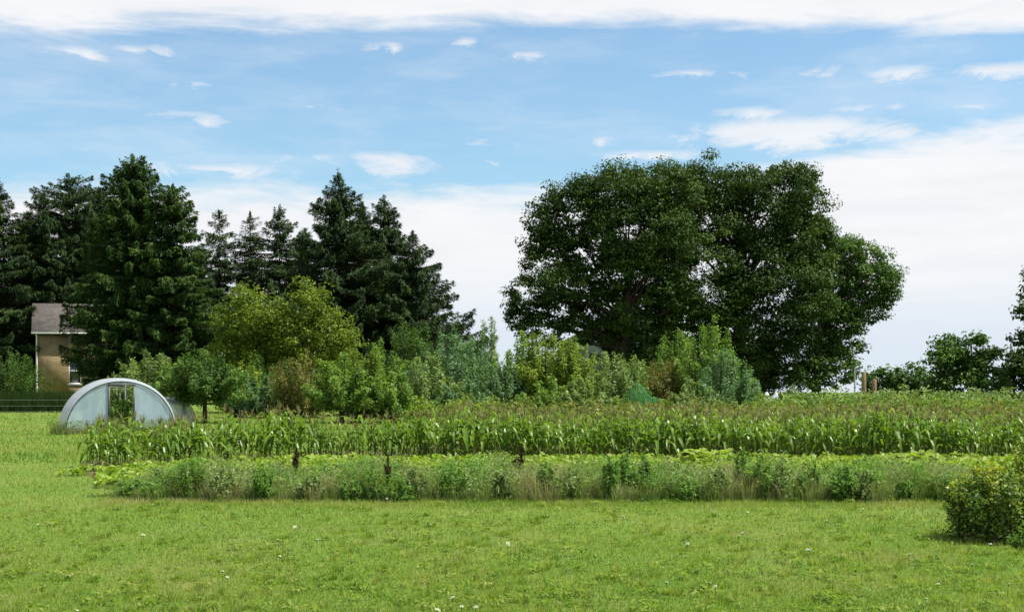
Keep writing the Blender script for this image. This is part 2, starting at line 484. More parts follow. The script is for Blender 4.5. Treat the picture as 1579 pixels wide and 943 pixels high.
# ------------------------------------------------------------------ plant builders
def blob_tree(name, label, px, ybase, blobs, mat, leaf=.3, per_m2=9.0, group=None, trunk_r=.35, cat='tree', clear=None,
              seed=0, gap=.5, depth_k=.9, lean=0.0, limbs=26, clump=.16):
    """broad leaved tree: blobs give the masses of its crown (photo px at the tree's own distance)"""
    rng = np.random.default_rng(seed + 101)
    Y = Ypx(ybase); k = Y / F_PX; X0 = Xpx(px, Y)
    t = thing(name, label, cat, (X0, Y, 0), 0, group)
    g = Geo(); ends = []
    for bi, bl in enumerate(blobs):
        bx, by, rx, rz = bl[:4]
        dy = bl[4] if len(bl) > 4 else rng.uniform(-.35, .35)
        c = np.array([(bx - px) * k, 0, Zpx(by, Y)]); r = np.array([rx * k, 0, rz * k])
        r[1] = depth_k * (r[0] + r[2]) / 2; c[1] = dy * r[1] * 2
        cr = clump * (r[0] + r[2]) + .25
        area = 4 * math.pi * ((r[0] * r[2]) ** .5) ** 2
        nc = max(10, int(area / (cr * cr * 3.0) * 1.5))
        d = rand_dirs(nc, rng)
        rad = rng.uniform(.25, 1.0, nc) ** gap * np.where(rng.random(nc) < .22, rng.uniform(1.0, 1.22, nc), 1.0)
        C = c + d * r * rad[:, None]
        C[:, 2] = np.maximum(C[:, 2], .4)
        ends.append(C)
        nl = int(area * per_m2 / nc)
        cl_t = rng.normal(0, .17, nc)
        sc = rng.uniform(.55, 1.5, nc) * cr
        L = rng.normal(size=(nc, nl, 3))
        L *= (rng.uniform(.1, 1, (nc, nl, 1)) ** .45) / (np.linalg.norm(L, axis=2, keepdims=True) + 1e-6)
        # clumps are flat-bottomed sprays
        L[..., 2] = np.where(L[..., 2] < 0, L[..., 2] * .45, L[..., 2] * .8)
        P = C[:, None] + L * sc[:, None, None]
        P = P.reshape(-1, 3)
        Nn = (L * .8).reshape(-1, 3) + np.array([0, 0, .55]) + rng.normal(size=(nc * nl, 3)) * .40
        tint = .42 + np.repeat(cl_t, nl) + rng.normal(0, .09, nc * nl)
        ls = leaf * rng.uniform(.55, 1.3, nc * nl)
        g.quads(leafq(P, Nn, ls, ls * .62, rng), tint)
    g.obj('crown', mat, t)
    # trunk with limbs
    E = np.concatenate(ends)
    w = Geo()
    top = E[:, 2].max()
    zs = clear if clear is not None else top * .28
    K = 7
    s = np.linspace(0, 1, K)
    tz = np.linspace(-.3, top * .72, K)
    tp = np.stack([lean * s + rng.normal(0, .12, K) * s, rng.normal(0, .15, K) * s, tz], 1)
    rr = trunk_r * (1 - .86 * s) + .02; rr[0] *= 1.4
    w.tube(tp, rr, 9)
    sel = rng.choice(len(E), min(limbs, len(E)), replace=False)
    for i in sel:
        e = E[i]
        z0 = max(zs * .8, min(e[2] * rng.uniform(.4, .75), top * .62))
        f = np.interp(z0, tz, np.arange(K)); i0 = int(min(f, K - 2)); b = tp[i0] * (1 - f + i0) + tp[i0 + 1] * (f - i0)
        q = np.linspace(0, 1, 6)[:, None]
        mid = b + (e - b) * .5 + np.array([0, 0, .1 * np.linalg.norm(e - b)]) + rng.normal(0, .25, 3)
        pts = (1 - q) ** 2 * b + 2 * q * (1 - q) * mid + q * q * e
        r0 = trunk_r * rng.uniform(.12, .26) * (1 - .4 * z0 / top)
        w.tube(pts, (r0 * (1 - q[:, 0]) + .02), 5)
    w.obj('trunk', M['bark'], t, smooth=True)
    return t


def conifer(name, label, px, ytop, ybase, halfw, mat, group=None, seed=0, p=.85, dens=1.0, zlow=.05, droop=.30, up=.25,
            card=(.60, .115), lump=.12, gaps=0.0, trunk_r=.3, hang=.55, lop=0.0, prune=0.0, rowgap=.5):
    """spruce-like tree: whorls of drooping boughs carrying hanging sprays"""
    rng = np.random.default_rng(seed + 301)
    Y = Ypx(ybase); k = Y / F_PX; X0 = Xpx(px, Y)
    H = Zpx(ytop, Y); R = halfw * k
    t = thing(name, label, 'tree', (X0, Y, 0), 0, group)
    g = Geo(); w = Geo()
    zw = np.arange(max(zlow * H, .6), H - .25, rowgap)
    zz, aa = [], []
    for z in zw:
        nb = int(rng.integers(6, 10))
        zz.append(np.full(nb, z) + rng.normal(0, .30, nb)); aa.append(rng.uniform(0, 2 * math.pi) + np.arange(nb) * 2 * math.pi / nb + rng.normal(0, .22, nb))
    z0 = np.concatenate(zz); an = np.concatenate(aa)
    keep = rng.random(len(z0)) > gaps * np.clip(1.15 - z0 / H, 0, 1)
    z0, an = z0[keep], an[keep]
    tt = np.clip(z0 / H, 0, 1)
    ph = rng.uniform(0, 6.28, 6)
    lumps = 1 + lump * (np.sin(an * 2 + ph[0] + z0 * .9) + np.sin(an * 3 + ph[1] - z0 * 1.3) + np.sin(z0 * 1.9 + ph[2])) / 1.6
    L = (R * (1 - tt) ** p * (1.0 - .25 * np.clip((.16 - tt) / .16, 0, 1)) * lumps + .18) * rng.uniform(.78, 1.12, len(z0))
    L *= 1 + lop * np.cos(an)
    nb = len(L)
    D = np.stack([np.cos(an), np.sin(an)], 1)
    dr = droop * (1.1 - tt) * rng.uniform(.7, 1.3, nb) - .55 * np.clip(tt - .7, 0, 1) / .3 * rng.uniform(.6, 1.2, nb)
    upc = up * (1.1 - tt) * rng.uniform(.6, 1.3, nb)
    def pos(i, s):
        r = L[i] * s
        return np.stack([D[i, 0] * r, D[i, 1] * r, z0[i] + L[i] * (-dr[i] * s + upc[i] * s ** 2.4 )], 1)
    cnt = np.maximum(8, (L * 46 * dens * rng.uniform(.7, 1.25, nb))).astype(int)
    I = np.repeat(np.arange(nb), cnt)
    s = 1 - rng.random(len(I)) ** 1.35 * .93
    if prune: s = np.maximum(s, prune * rng.random(len(I)))
    P = pos(I, s)
    side = np.stack([-D[I, 1], D[I, 0]], 1)
    wmax = (.10 + .34 * (1 - s) * np.minimum(L[I], 4) ** .8)
    off = rng.uniform(-1, 1, len(I)) * wmax
    P[:, :2] += side * off[:, None]
    P[:, 2] -= np.abs(off) * .30 + rng.random(len(I)) ** 1.8 * hang
    T = np.concatenate([D[I] * .9 + side * (np.sign(off) * .75)[:, None], (-.45 + .5 * (tt[I] > .86) + rng.normal(0, .35, len(I)))[:, None]], 1)
    Nn = np.stack([D[I, 0] * .5, D[I, 1] * .5, np.ones(len(I))], 1) + rng.normal(size=(len(I), 3)) * .55
    sc = rng.uniform(.55, 1.25, len(I)) * np.clip(.55 + L[I] / 5, .5, 1.0)
    bt = rng.normal(0, .12, nb)
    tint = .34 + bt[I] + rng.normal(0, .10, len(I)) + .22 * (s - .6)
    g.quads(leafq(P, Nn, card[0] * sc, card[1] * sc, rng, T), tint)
    # leader shoot
    m = 26
    zt = H - rng.random(m) * 1.1
    a = rng.uniform(0, 6.28, m)
    g.quads(leafq(np.stack([np.cos(a) * .1, np.sin(a) * .1, zt], 1), np.stack([np.cos(a), np.sin(a), a * 0 + .3], 1), .42, .14, rng, np.stack([np.cos(a) * .6, np.sin(a) * .6, a * 0 + 1], 1)), .4)
    g.obj('crown', mat, t)
    q = np.linspace(0, 1, 8)
    w.tube(np.stack([q * 0, q * 0, -.3 + q * H * 1.0], 1), trunk_r * (1 - q * .95), 8)
    bi = rng.choice(nb, min(nb, 140), replace=False)
    ss = np.linspace(0, .85, 5)
    PP = np.stack([pos(bi, np.full(len(bi), x)) for x in ss], 1)
    w.tube(PP, .05 * (1 - ss)[None] * np.clip(L[bi] / 3, .4, 1.4)[:, None] + .012, 4)
    w.obj('trunk', M['bark'], t, smooth=True)
    return t


def shrub(name, label, px, ytop, ybase, halfw, mat, group=None, seed=0, stems=46, leaves=5000, leaf=.16, cat='tree', clear=0.0,
          spike=.5, Y=None, X=None, H=None, R=None, trunk=.06, yscale=1.0, low=.12, aspect=.5, partname='foliage', drop=0.0, ripe=None, spread=.13, fat=.55, basew=.06):
    """many-stemmed shrub or young tree: upright shoots clothed in leaves"""
    rng = np.random.default_rng(seed + 501)
    if Y is None: Y = Ypx(ybase)
    k = Y / F_PX
    X0 = Xpx(px, Y) if X is None else X
    H = Zpx(ytop, Y) if H is None else H
    R = halfw * k if R is None else R
    t = thing(name, label, cat, (X0, Y, 0), 0, group)
    a = rng.uniform(0, 6.283, stems)
    rr = np.sqrt(rng.uniform(0.0, 1.0, stems))
    top = H * (1 - fat * rr ** 2 - spike * .35 * rng.random(stems) ** .8)
    lowm = rng.random(stems) < .45
    top = np.where(lowm, H * rng.uniform(low + .1, .75, stems) * (1 - .3 * rr), top)
    rr = np.where(lowm, np.maximum(rr, .55), rr)
    top = np.maximum(top, clear * H + .15)
    rr = rr * rng.uniform(.8, 1.12, stems)
    b = np.stack([np.cos(a) * R * basew, np.sin(a) * R * basew, np.full(stems, clear * H)], 1)
    if clear == 0: b[:, :2] *= 4
    tip = np.stack([np.cos(a) * rr * R, np.sin(a) * rr * R * yscale, top - drop * H * rr], 1)
    mid = np.stack([tip[:, 0] * .72, tip[:, 1] * .72, b[:, 2] + (top - b[:, 2]) * .45 + .06 * H * rr], 1) + rng.normal(0, .05 * R, (stems, 3))
    q = np.linspace(0, 1, 7)[None, :, None]
    C = (1 - q) ** 2 * b[:, None] + 2 * q * (1 - q) * mid[:, None] + q * q * tip[:, None]
    ln = np.linalg.norm(tip - b, axis=1)
    cnt = np.maximum(6, leaves * ln / ln.sum()).astype(int)
    I = np.repeat(np.arange(stems), cnt); n = len(I)
    s = 1 - rng.random(n) ** 1.05 * (.92 if clear == 0 else .8)
    s1 = s[:, None]
    P = (1 - s1) ** 2 * b[I] + 2 * s1 * (1 - s1) * mid[I] + s1 * s1 * tip[I]
    o = rand_dirs(n, rng) * (rng.random((n, 1)) ** .5) * (.05 * H * .4 + spread * R * (1.25 - s1))
    P = P + o
    P[:, 2] = np.maximum(P[:, 2], leaf * .3)
    out = unit(np.concatenate([P[:, :2], np.full((n, 1), .5 * R)], 1))
    Nn = out * .5 + np.array([0, 0, .5]) + rng.normal(size=(n, 3)) * .6
    T = o / (np.linalg.norm(o, axis=1, keepdims=True) + 1e-6) + np.array([0, 0, .3]) + rng.normal(size=(n, 3)) * .4
    st = rng.normal(0, .15, stems)
    tint = .42 + st[I] + rng.normal(0, .12, n)
    if ripe is not None: tint = tint + ripe * np.clip((P[:, 2] / H - .62) / .4, 0, 1) * rng.uniform(.3, 1, n)
    ls = leaf * rng.uniform(.55, 1.3, n)
    g = Geo(); g.quads(leafq(P, Nn, ls, ls * aspect, rng, T), tint)
    g.obj(partname, mat, t)
    w = Geo()
    w.tube(C, (np.linspace(1, .12, 7)[None] * trunk * .32 * np.clip(ln / ln.mean(), .5, 1.5)[:, None]), 4)
    if clear > 0:
        kk = np.linspace(0, 1, 4)
        w.tube(np.stack([kk * 0, kk * 0, -.15 + kk * (clear * H + .3)], 1), trunk * (1.25 - .4 * kk), 7)
    w.obj('trunk' if cat == 'tree' else 'stems', M['twig'] if clear == 0 else M['bark'], t)
    return t


# ------------------------------------------------------------------ the ground
def ground():
    # level garden and lawn, falling gently away beyond the tree belt, out to the horizon
    ys = [-60, 0, 10, 14, 18, 22, 26, 30, 34, 40, 48, 58, 70, 85, 105, 130, 160, 175, 200, 260, 400, 800, 1600, 3500]
    xs = [-2500, -900, -400, -200, -120, -80, -50, -30, -20, -10, 0, 10, 20, 30, 50, 80, 120, 200, 400, 900, 2500]
    V = []
    for y in ys:
        for x in xs:
            z = 0.0
            if y > 165: z = -(y - 165) * .0262 - .25 * min((y - 165) / 40, 1)
            elif 20 < y < 165: z = 0.0
            V.append((x, y, z))
    nx = len(xs)
    F = [(i * nx + j, i * nx + j + 1, (i + 1) * nx + j + 1, (i + 1) * nx + j) for i in range(len(ys) - 1) for j in range(nx - 1)]
    o = add('lawn_ground', make_mesh('lawn_ground', V, [np.array(F)], M['lawn'], smooth=True))
    tag(o, kind='structure')


ground()


def front_row_Y(px):               # the front line of the maize and of the beds before it
    return np.interp(px, [60, 140, 300, 450, 1700], [41.4, 42.2, 44.9, 47.2, 47.4])


def sheet(name, pts, z, mat):
    V = [(x, y, z) for x, y in pts]
    o = add(name, make_mesh(name, V, [np.array([list(range(len(pts)))])], mat))
    return tag(o, kind='structure')


sheet('garden_soil', [(Xpx(150, 38), 38.0), (Xpx(1500, 36), 36.0), (30, 36), (34, 66), (Xpx(680, 66), 66), (Xpx(640, 54), 54), (Xpx(130, 47), 47), (Xpx(128, 43), 43)], .004, M['soil'])


def lawn_grass():
    rng = np.random.default_rng(5)
    g = Geo()
    # low-frequency patches of lusher / drier turf
    ph = rng.uniform(0, 6.28, (9, 3))
    fr = rng.uniform(.25, 1.9, (9, 2)) * rng.choice([-1, 1], (9, 2))
    def patch(x, y):
        v = 0
        for (a, b, c), (fx, fy) in zip(ph, fr): v = v + np.sin(x * fx + a + 1.3 * np.sin(y * fy * .7 + b)) * np.sin(y * fy + c)
        return v / 3.2
    def batch(n, y0, y1, h, wd, xl=None, xr=None, bias=0.0):
        q = rng.random(n)
        y = 1 / (1 / y0 + q * (1 / y1 - 1 / y0))            # thinner with distance
        half = .44 * y + .6
        x = rng.uniform(-1, 1, n) * half
        if xl is not None:
            k = (x < Xpx(xl, y)); x, y = x[k], y[k]
        if xr is not None:
            k = (x > Xpx(xr[0], y)) & (x < Xpx(xr[1], y)) & (rng.random(n) < np.clip((y - y0) / 1.2, 0, 1)); x, y = x[k], y[k]
        n = len(x)
        pt = patch(x, y)
        hh = h * rng.uniform(.5, 1.35, n) * (1 + .25 * pt)
        ww = wd * rng.uniform(.7, 1.3, n) * np.clip(y / 26, .8, 4)
        a = rng.uniform(0, 6.283, n)
        ba = rng.uniform(0, 6.283, n); bl = rng.uniform(.15, .95, n) * hh
        base = np.stack([x, y, np.zeros(n)], 1)
        sd_ = np.stack([np.cos(a), np.sin(a), a * 0], 1) * ww[:, None] * .5
        tip = base + np.stack([np.cos(ba) * bl, np.sin(ba) * bl, hh], 1)
        tint = np.clip(.42 + .30 * pt + .12 * np.sin(x * .35 + 1) * np.sin(y * .5) + .16 * np.clip(-x / 8 - .55, 0, 1) * (y < 34) + rng.normal(0, .20, n) + bias, 0, .97)
        dry = rng.random(n) < .03 + .10 * np.clip(-pt + .1 * np.sin(x * .9), 0, 1)
        tint = np.where(dry, rng.uniform(.7, 1, n), tint)
        g.tris(np.stack([base - sd_, base + sd_, tip], 1), tint)
    batch(330000, 15.5, 98, .08, .011)
    batch(26000, 30.9, 33.6, .11, .012, bias=.12, xr=(150, 1480))
    batch(40000, 46, 100, .14, .02)
    # flat rosettes of clover and plantain
    n = 26000
    q = rng.random(n); y = 1 / (1 / 15.5 + q * (1 / 33 - 1 / 15.5)); x = rng.uniform(-1, 1, n) * (.44 * y + .6)
    k = patch(x * 1.7 + 3, y * 1.4) > .05; x, y = x[k], y[k]; n = len(x)
    C = np.stack([x, y, rng.uniform(.03, .085, n)], 1)
    s = rng.uniform(.025, .06, n)
    g.quads(leafq(C, rng.normal(size=(n, 3)) * .45 + np.array([0, 0, 1]), s, s * .7, rng), .30 + rng.normal(0, .2, n))
    o = g.obj('lawn_grass', M['grass'])
    tag(o, 'short mown grass of the lawn in the foreground', 'grass', kind='stuff')
    # coarser tufts standing out of the turf
    g = Geo()
    nt_ = 700
    q = rng.random(nt_); ty = 1 / (1 / 16 + q * (1 / 32.5 - 1 / 16)); tx = rng.uniform(-1, 1, nt_) * (.42 * ty)
    for x0, y0 in zip(tx, ty):
        m = int(rng.integers(18, 60)); r = rng.uniform(.06, .22)
        a = rng.uniform(0, 6.283, m); rr = r * np.sqrt(rng.random(m))
        base = np.stack([x0 + np.cos(a) * rr, y0 + np.sin(a) * rr, a * 0], 1)
        h = rng.uniform(.06, .15) * rng.uniform(.6, 1.2, m)
        tip = base + np.stack([np.cos(a) * h * .5, np.sin(a) * h * .5, h], 1) + rng.normal(0, .02, (m, 3))
        sd_ = np.stack([-np.sin(a), np.cos(a), a * 0], 1) * (.007 + .006 * rng.random(m))[:, None]
        g.tris(np.stack([base - sd_, base + sd_, tip], 1), np.clip(rng.uniform(.25, .75) + rng.normal(0, .12, m), 0, .95))
    # flat broad leaved weeds
    nt_ = 900
    q = rng.random(nt_); ty = 1 / (1 / 15.5 + q * (1 / 33 - 1 / 15.5)); tx = rng.uniform(-1, 1, nt_) * (.44 * ty)
    for x0, y0 in zip(tx, ty):
        m = int(rng.integers(8, 26)); a = rng.uniform(0, 6.283, m); rr = rng.uniform(.03, .16, m)
        C = np.stack([x0 + np.cos(a) * rr, y0 + np.sin(a) * rr, rng.uniform(.05, .11, m)], 1)
        l = rng.uniform(.05, .11, m)
        g.quads(leafq(C, np.stack([np.cos(a) * .4, np.sin(a) * .4, a * 0 + 1], 1) + rng.normal(size=(m, 3)) * .3, l, l * .5, rng, np.stack([np.cos(a), np.sin(a), a * 0 + .4], 1)), np.clip(rng.uniform(.1, .6) + rng.normal(0, .12, m), 0, .8))
    o = g.obj('grass_tufts', M['grass'])
    tag(o, 'coarser grass tufts and flat weeds dotted over the lawn', 'grass', kind='stuff')


lawn_grass()

# ------------------------------------------------------------------ conifers on the left
GC = 'dark conifers behind the house and shrubs'
conifer('conifer_tree', 'dark conifer cut off by the left edge of the photo', -6, 272, 606, 128, M['spruce'], GC, 1, p=.85, dens=1.1, lump=.2)
conifer('conifer_tree', 'blackish conifer behind the brick house, with a blunt double top', 112, 274, 604, 116, M['spruce'], GC, 2, p=.5, dens=1.1, lump=.3, gaps=.15)
conifer('conifer_tree', 'slender dark conifer peeping out at the left shoulder of the blunt topped one', 66, 296, 605, 84, M['spruce'], GC, 3, p=.6, lump=.25, gaps=.2)
conifer('conifer_tree', 'tallest and broadest feathery conifer, standing right beside the brick house', 206, 241, 613, 120, M['cedar'], GC, 4, p=.56, dens=1.5,
        lump=.13, droop=.40, card=(.54, .145), zlow=.16, hang=.9, trunk_r=.45)
conifer('conifer_tree', 'rounded feathery conifer grown into the right flank of the tallest one', 266, 283, 614, 106, M['cedar'], GC, 5, p=.58, dens=1.2, lump=.22, droop=.35, card=(.54, .145), zlow=.03)
GN = 'narrow open spruces in a row'
conifer('spruce_tree', 'leftmost of the three narrow see-through spruces', 338, 323, 606, 92, M['spruce'], GN, 6, p=.78, dens=.8, gaps=.3, lump=.3, rowgap=.62)
conifer('spruce_tree', 'middle one of the three narrow see-through spruces', 386, 326, 606, 92, M['spruce'], GN, 7, p=.78, dens=.8, gaps=.35, lump=.3, rowgap=.62)
conifer('spruce_tree', 'rightmost and bushiest of the three narrow see-through spruces', 431, 315, 607, 96, M['spruce'], GN, 8, p=.75, dens=.95, gaps=.22, lump=.25, rowgap=.58)
GS = 'big spruces behind the yellow green trees'
conifer('spruce_tree', 'tall pointed spruce, highest of the clump behind the yellow green trees', 522, 266, 612, 190, M['spruce'], GS, 9, p=.98, dens=1.2, lump=.2, up=.35, zlow=.04)
conifer('spruce_tree', 'spruce with jagged open top just right of the highest spruce', 592, 301, 610, 172, M['spruce'], GS, 10, p=1.0, dens=1.3, gaps=.2, lump=.28, up=.4)
conifer('spruce_tree', 'lower spruce with long ragged boughs, at the right end of the clump', 636, 356, 613, 140, M['spruce'], GS, 11, p=.95, dens=1.0, lump=.2, up=.45, gaps=.2, lop=.1)

conifer('conifer_tree', 'dark conifer filling the gap between the left edge tree and the blunt topped one', 40, 326, 601, 84, M['spruce'], GC, 12, p=.7, dens=1.2, lump=.2)
conifer('conifer_tree', 'shadowy conifer hidden between the blunt topped one and the tallest one', 152, 288, 601, 84, M['spruce'], GC, 13, p=.62, dens=1.2, lump=.2)
conifer('spruce_tree', 'low dark spruce in the gap between the feathery conifers and the three narrow spruces', 306, 378, 602, 62, M['spruce'], GS, 14, p=.6, dens=1.1, lump=.2)
conifer('spruce_tree', 'dark spruce in the gap between the three narrow spruces and the tall pointed one', 470, 352, 602, 84, M['spruce'], GS, 15, p=.7, dens=1.2, lump=.2)
conifer('spruce_tree', 'dark spruce filling in behind the jagged topped one', 560, 316, 602, 112, M['spruce'], GS, 16, p=.8, dens=1.2, lump=.2)

# ------------------------------------------------------------------ broad leaved trees
GY = 'yellow green trees before the spruces'
blob_tree('willow_tree', 'round yellow green tree left of its twin', 395, 622, [(395, 480, 48, 44), (365, 505, 38, 40), (425, 520, 45, 48), (385, 560, 52, 40), (350, 545, 30, 36)],
          M['willow'], leaf=.27, per_m2=44, group=GY, seed=1, trunk_r=.22, clump=.13)
blob_tree('willow_tree', 'yellow green tree with a sloping right side, right of its twin', 485, 622, [(478, 472, 36, 40), (500, 515, 42, 36), (465, 530, 45, 50), (525, 530, 30, 32), (500, 570, 50, 36), (455, 565, 40, 40)],
          M['willow'], leaf=.27, per_m2=44, group=GY, seed=2, trunk_r=.22, clump=.13)
GB = 'huge dark shade trees'
blob_tree('shade_tree', 'huge dark green shade tree with bare limbs showing under its left side', 965, 621,
          [(935, 318, 84, 62), (872, 330, 50, 54), (848, 400, 46, 56), (812, 458, 36, 42), (905, 400, 60, 44, .2), (990, 345, 84, 90), (990, 455, 72, 72), (858, 478, 46, 30), (912, 462, 44, 26, .35), (960, 302, 70, 44), (985, 525, 54, 44),
           (800, 490, 22, 24), (835, 350, 24, 40), (940, 500, 40, 26, .3), (1010, 284, 60, 30), (1005, 565, 60, 36, -.3), (835, 512, 44, 26), (905, 508, 54, 24, -.2), (950, 548, 34, 24, .4), (880, 440, 60, 30, -.4)],
          M['elm'], leaf=.27, per_m2=56, group=GB, seed=3, trunk_r=.8, clump=.10, limbs=60, gap=.42)
blob_tree('shade_tree', 'huge dark green shade tree whose crown hangs almost to the ground, centre of the clump', 1140, 619,
          [(1085, 318, 92, 70), (1192, 332, 82, 76), (1236, 365, 44, 62), (1075, 430, 105, 90), (1185, 440, 92, 98), (1150, 530, 84, 70), (1218, 545, 56, 58), (1050, 515, 66, 62), (1105, 560, 70, 46), (1190, 585, 46, 36), (1135, 300, 60, 44),
           (1245, 440, 40, 70), (1215, 290, 44, 34), (1120, 595, 40, 26), (1250, 318, 34, 40), (1262, 370, 26, 44), (1030, 400, 44, 60, -.2), (1028, 330, 52, 60, -.2), (1040, 292, 56, 38), (1020, 420, 60, 60, .1), (1035, 470, 50, 40, .1)],
          M['elm'], leaf=.27, per_m2=56, group=GB, seed=4, trunk_r=.9, clump=.10, limbs=50, gap=.42)
blob_tree('shade_tree', 'smaller shade tree leaning out at the right end of the clump, dark trunk below', 1258, 618,
          [(1325, 410, 46, 48), (1350, 432, 42, 50), (1300, 440, 48, 54), (1275, 490, 48, 64), (1304, 520, 32, 44), (1268, 545, 46, 46), (1335, 475, 40, 36), (1290, 572, 34, 26), (1240, 575, 34, 30), (1300, 388, 30, 28), (1372, 440, 20, 26)],
          M['maple'], leaf=.28, per_m2=48, group=GB, seed=5, trunk_r=.42, clump=.11, limbs=40, lean=.6, gap=.45)

# trees at the far right
GR = 'smaller trees at the far right'
blob_tree('field_tree', 'low rounded tree just right of the wooden posts', 1362, 613, [(1360, 590, 28, 24), (1375, 585, 16, 18), (1345, 592, 16, 18)], M['maple'], leaf=.38, per_m2=26, group=GR, seed=6, trunk_r=.15)
blob_tree('field_tree', 'low tree in the gap left of the two-peaked tree', 1410, 613, [(1410, 585, 26, 24), (1428, 592, 20, 18), (1400, 592, 20, 18)], M['maple'], leaf=.38, per_m2=26, group=GR, seed=7, trunk_r=.15)
blob_tree('field_tree', 'bushy green tree forming the left one of two peaks', 1460, 616, [(1458, 550, 28, 30), (1465, 525, 12, 12), (1448, 575, 28, 34), (1475, 580, 26, 34)], M['maple'], leaf=.38, per_m2=38, group=GR, seed=8, trunk_r=.2)
blob_tree('field_tree', 'bushy green tree forming the right one of two peaks', 1508, 617, [(1505, 555, 30, 32), (1508, 522, 12, 11), (1525, 545, 14, 22), (1515, 585, 32, 30)], M['maple'], leaf=.38, per_m2=38, group=GR, seed=9, trunk_r=.2)
blob_tree('field_tree', 'shadowy tree under the overhanging crown at the right edge', 1562, 615, [(1562, 570, 30, 30), (1580, 575, 30, 36), (1545, 592, 16, 20)], M['elm'], leaf=.38, per_m2=38, group=GR, seed=10, trunk_r=.2)
blob_tree('field_tree', 'tall tree reaching into the photo from the right edge', 1610, 618, [(1600, 500, 34, 46), (1620, 440, 34, 50), (1574, 520, 26, 13), (1640, 520, 50, 60), (1585, 480, 18, 22)], M['elm'], leaf=.38, per_m2=26, group=GR, seed=11, trunk_r=.35, limbs=30)

# ------------------------------------------------------------------ orchard and shrubs
GO = 'orchard trees and shrubs'
ORCH = [
    # px, top, base, halfw, material, clear, stems, leaves, seed, label
    (22, 540, 618, 36, 'maple', 0, 50, 5200, 'leafy shrub hiding the left foot of the brick house'),
    (-12, 556, 622, 30, 'elm', 0, 40, 3600, 'darker shrub at the left edge, left of the brick house'),
    (224, 545, 641, 46, 'orch_grey', .1, 60, 6200, 'pale leaved shrub rising right behind the plastic tunnel'),
    (316, 540, 652, 50, 'maple', .30, 60, 6400, 'small dark trunked fruit tree right of the plastic tunnel'),
    (284, 560, 643, 34, 'orch_green', .28, 40, 3600, 'small tree between the plastic tunnel and the dark trunked fruit tree'),
    (368, 555, 636, 34, 'orch_yel', 0, 46, 4200, 'yellowish shrub behind the blue grey one'),
    (389, 576, 643, 34, 'orch_blue', 0, 46, 5000, 'low rounded blue grey shrub'),
    (415, 545, 630, 38, 'maple', 0, 46, 4200, 'green shrub at the foot of the yellow green twin trees'),
    (462, 542, 644, 40, 'orch_brown', 0, 60, 5600, 'bronze tinged shrub with dense thin twigs'),
    (487, 560, 632, 34, 'orch_grey', 0, 40, 3200, 'pale grey green shrub peeping over the bronze tinged one'),
    (527, 543, 652, 40, 'orch_green', .18, 50, 5200, 'green orchard tree on a forked trunk'),
    (560, 532, 640, 36, 'orch_yel', .1, 46, 4600, 'yellow green tree next to the fork trunked one'),
    (592, 525, 638, 36, 'orch_green', .1, 46, 4600, 'fresh green upright tree left of the pointed one'),
    (631, 482, 630, 34, 'maple', .1, 54, 5200, 'pointed green tree standing out before the low spruce'),
    (655, 548, 645, 40, 'orch_grey', .05, 54, 5400, 'wide grey green tree below the pointed green one'),
    (600, 575, 652, 36, 'orch_green', .08, 44, 4200, 'low tree in front with a reddish tinge near its foot'),
    (692, 505, 640, 44, 'orch_blue', 0, 60, 6800, 'tall blue green tree, darkest of the silvery ones'),
    (728, 512, 636, 30, 'orch_blue', 0, 40, 4200, 'silvery tree left of the thin spire'),
    (752, 476, 632, 15, 'orch_grey', 0, 22, 2100, 'thin spire-like poplar, sparse against the sky'),
    (765, 560, 642, 36, 'orch_blue', 0, 46, 4600, 'pale silvery shrub at the foot of the thin spire'),
    (795, 514, 640, 34, 'orch_green', .05, 50, 4800, 'green tree just right of the thin spire'),
    (838, 514, 641, 42, 'orch_yel', .05, 64, 6400, 'bright yellow green tree at the left edge of the pale house'),
    (882, 520, 642, 36, 'orch_yel', .05, 54, 5400, 'yellow green tree with a pointed top in front of the pale house'),
    (905, 582, 652, 34, 'orch_grey', 0, 46, 4400, 'grey green shrub in front, below the pale house'),
    (948, 545, 641, 48, 'orch_grey', 0, 66, 6800, 'broad light grey green shrub left of the green net'),
    (985, 562, 634, 34, 'orch_green', 0, 40, 3600, 'green shrub rising behind the green net'),
    (1022, 552, 640, 34, 'orch_brown', 0, 50, 4600, 'bronze shrub right of the green net'),
    (1046, 512, 637, 34, 'orch_green', 0, 50, 5000, 'upright green tree left of the tallest orchard tree'),
    (1093, 488, 640, 38, 'orch_green', 0, 60, 6200, 'tallest orchard tree, pointed, before the huge shade trees'),
    (1118, 545, 645, 42, 'orch_blue', 0, 56, 5600, 'blue green shrub below the tallest orchard tree'),
    (1146, 580, 640, 24, 'orch_grey', 0, 34, 2800, 'small grey green shrub at the right end of the orchard'),
    (840, 585, 650, 36, 'orch_green', 0, 44, 4200, 'low green shrub in front of the bright yellow green tree'),
    (720, 590, 652, 34, 'orch_blue', 0, 44, 4200, 'low dark bluish shrub before the silvery trees'),
    (1070, 590, 648, 32, 'orch_grey', 0, 40, 3800, 'low greyish shrub between the bronze and the blue green shrub'),
    (560, 585, 650, 30, 'orch_grey', .1, 36, 3400, 'low pale tree between the forked trunk and the reddish tinged one'),
]
for i, (px, yt, yb, hw, mt, cl, st, lv, lab) in enumerate(ORCH):
    kind = 'fruit_tree' if cl > 0 else 'shrub'
    cat = 'tree' if (cl > 0 or yb - yt > 100) else 'shrub'
    shrub(kind if cat != 'tree' else 'orchard_tree', lab, px, yt - 9, yb, hw * 1.5, M[mt], GO, 40 + i, stems=int(st * 1.25), leaves=int(lv * 2.5), spread=.2, leaf=.20 if mt != 'orch_brown' else .16, cat=cat, clear=cl,
          trunk=.13 if cl else .07, fat=.5 if cl < .2 else .45, spike=.5 if cl < .2 else .25)

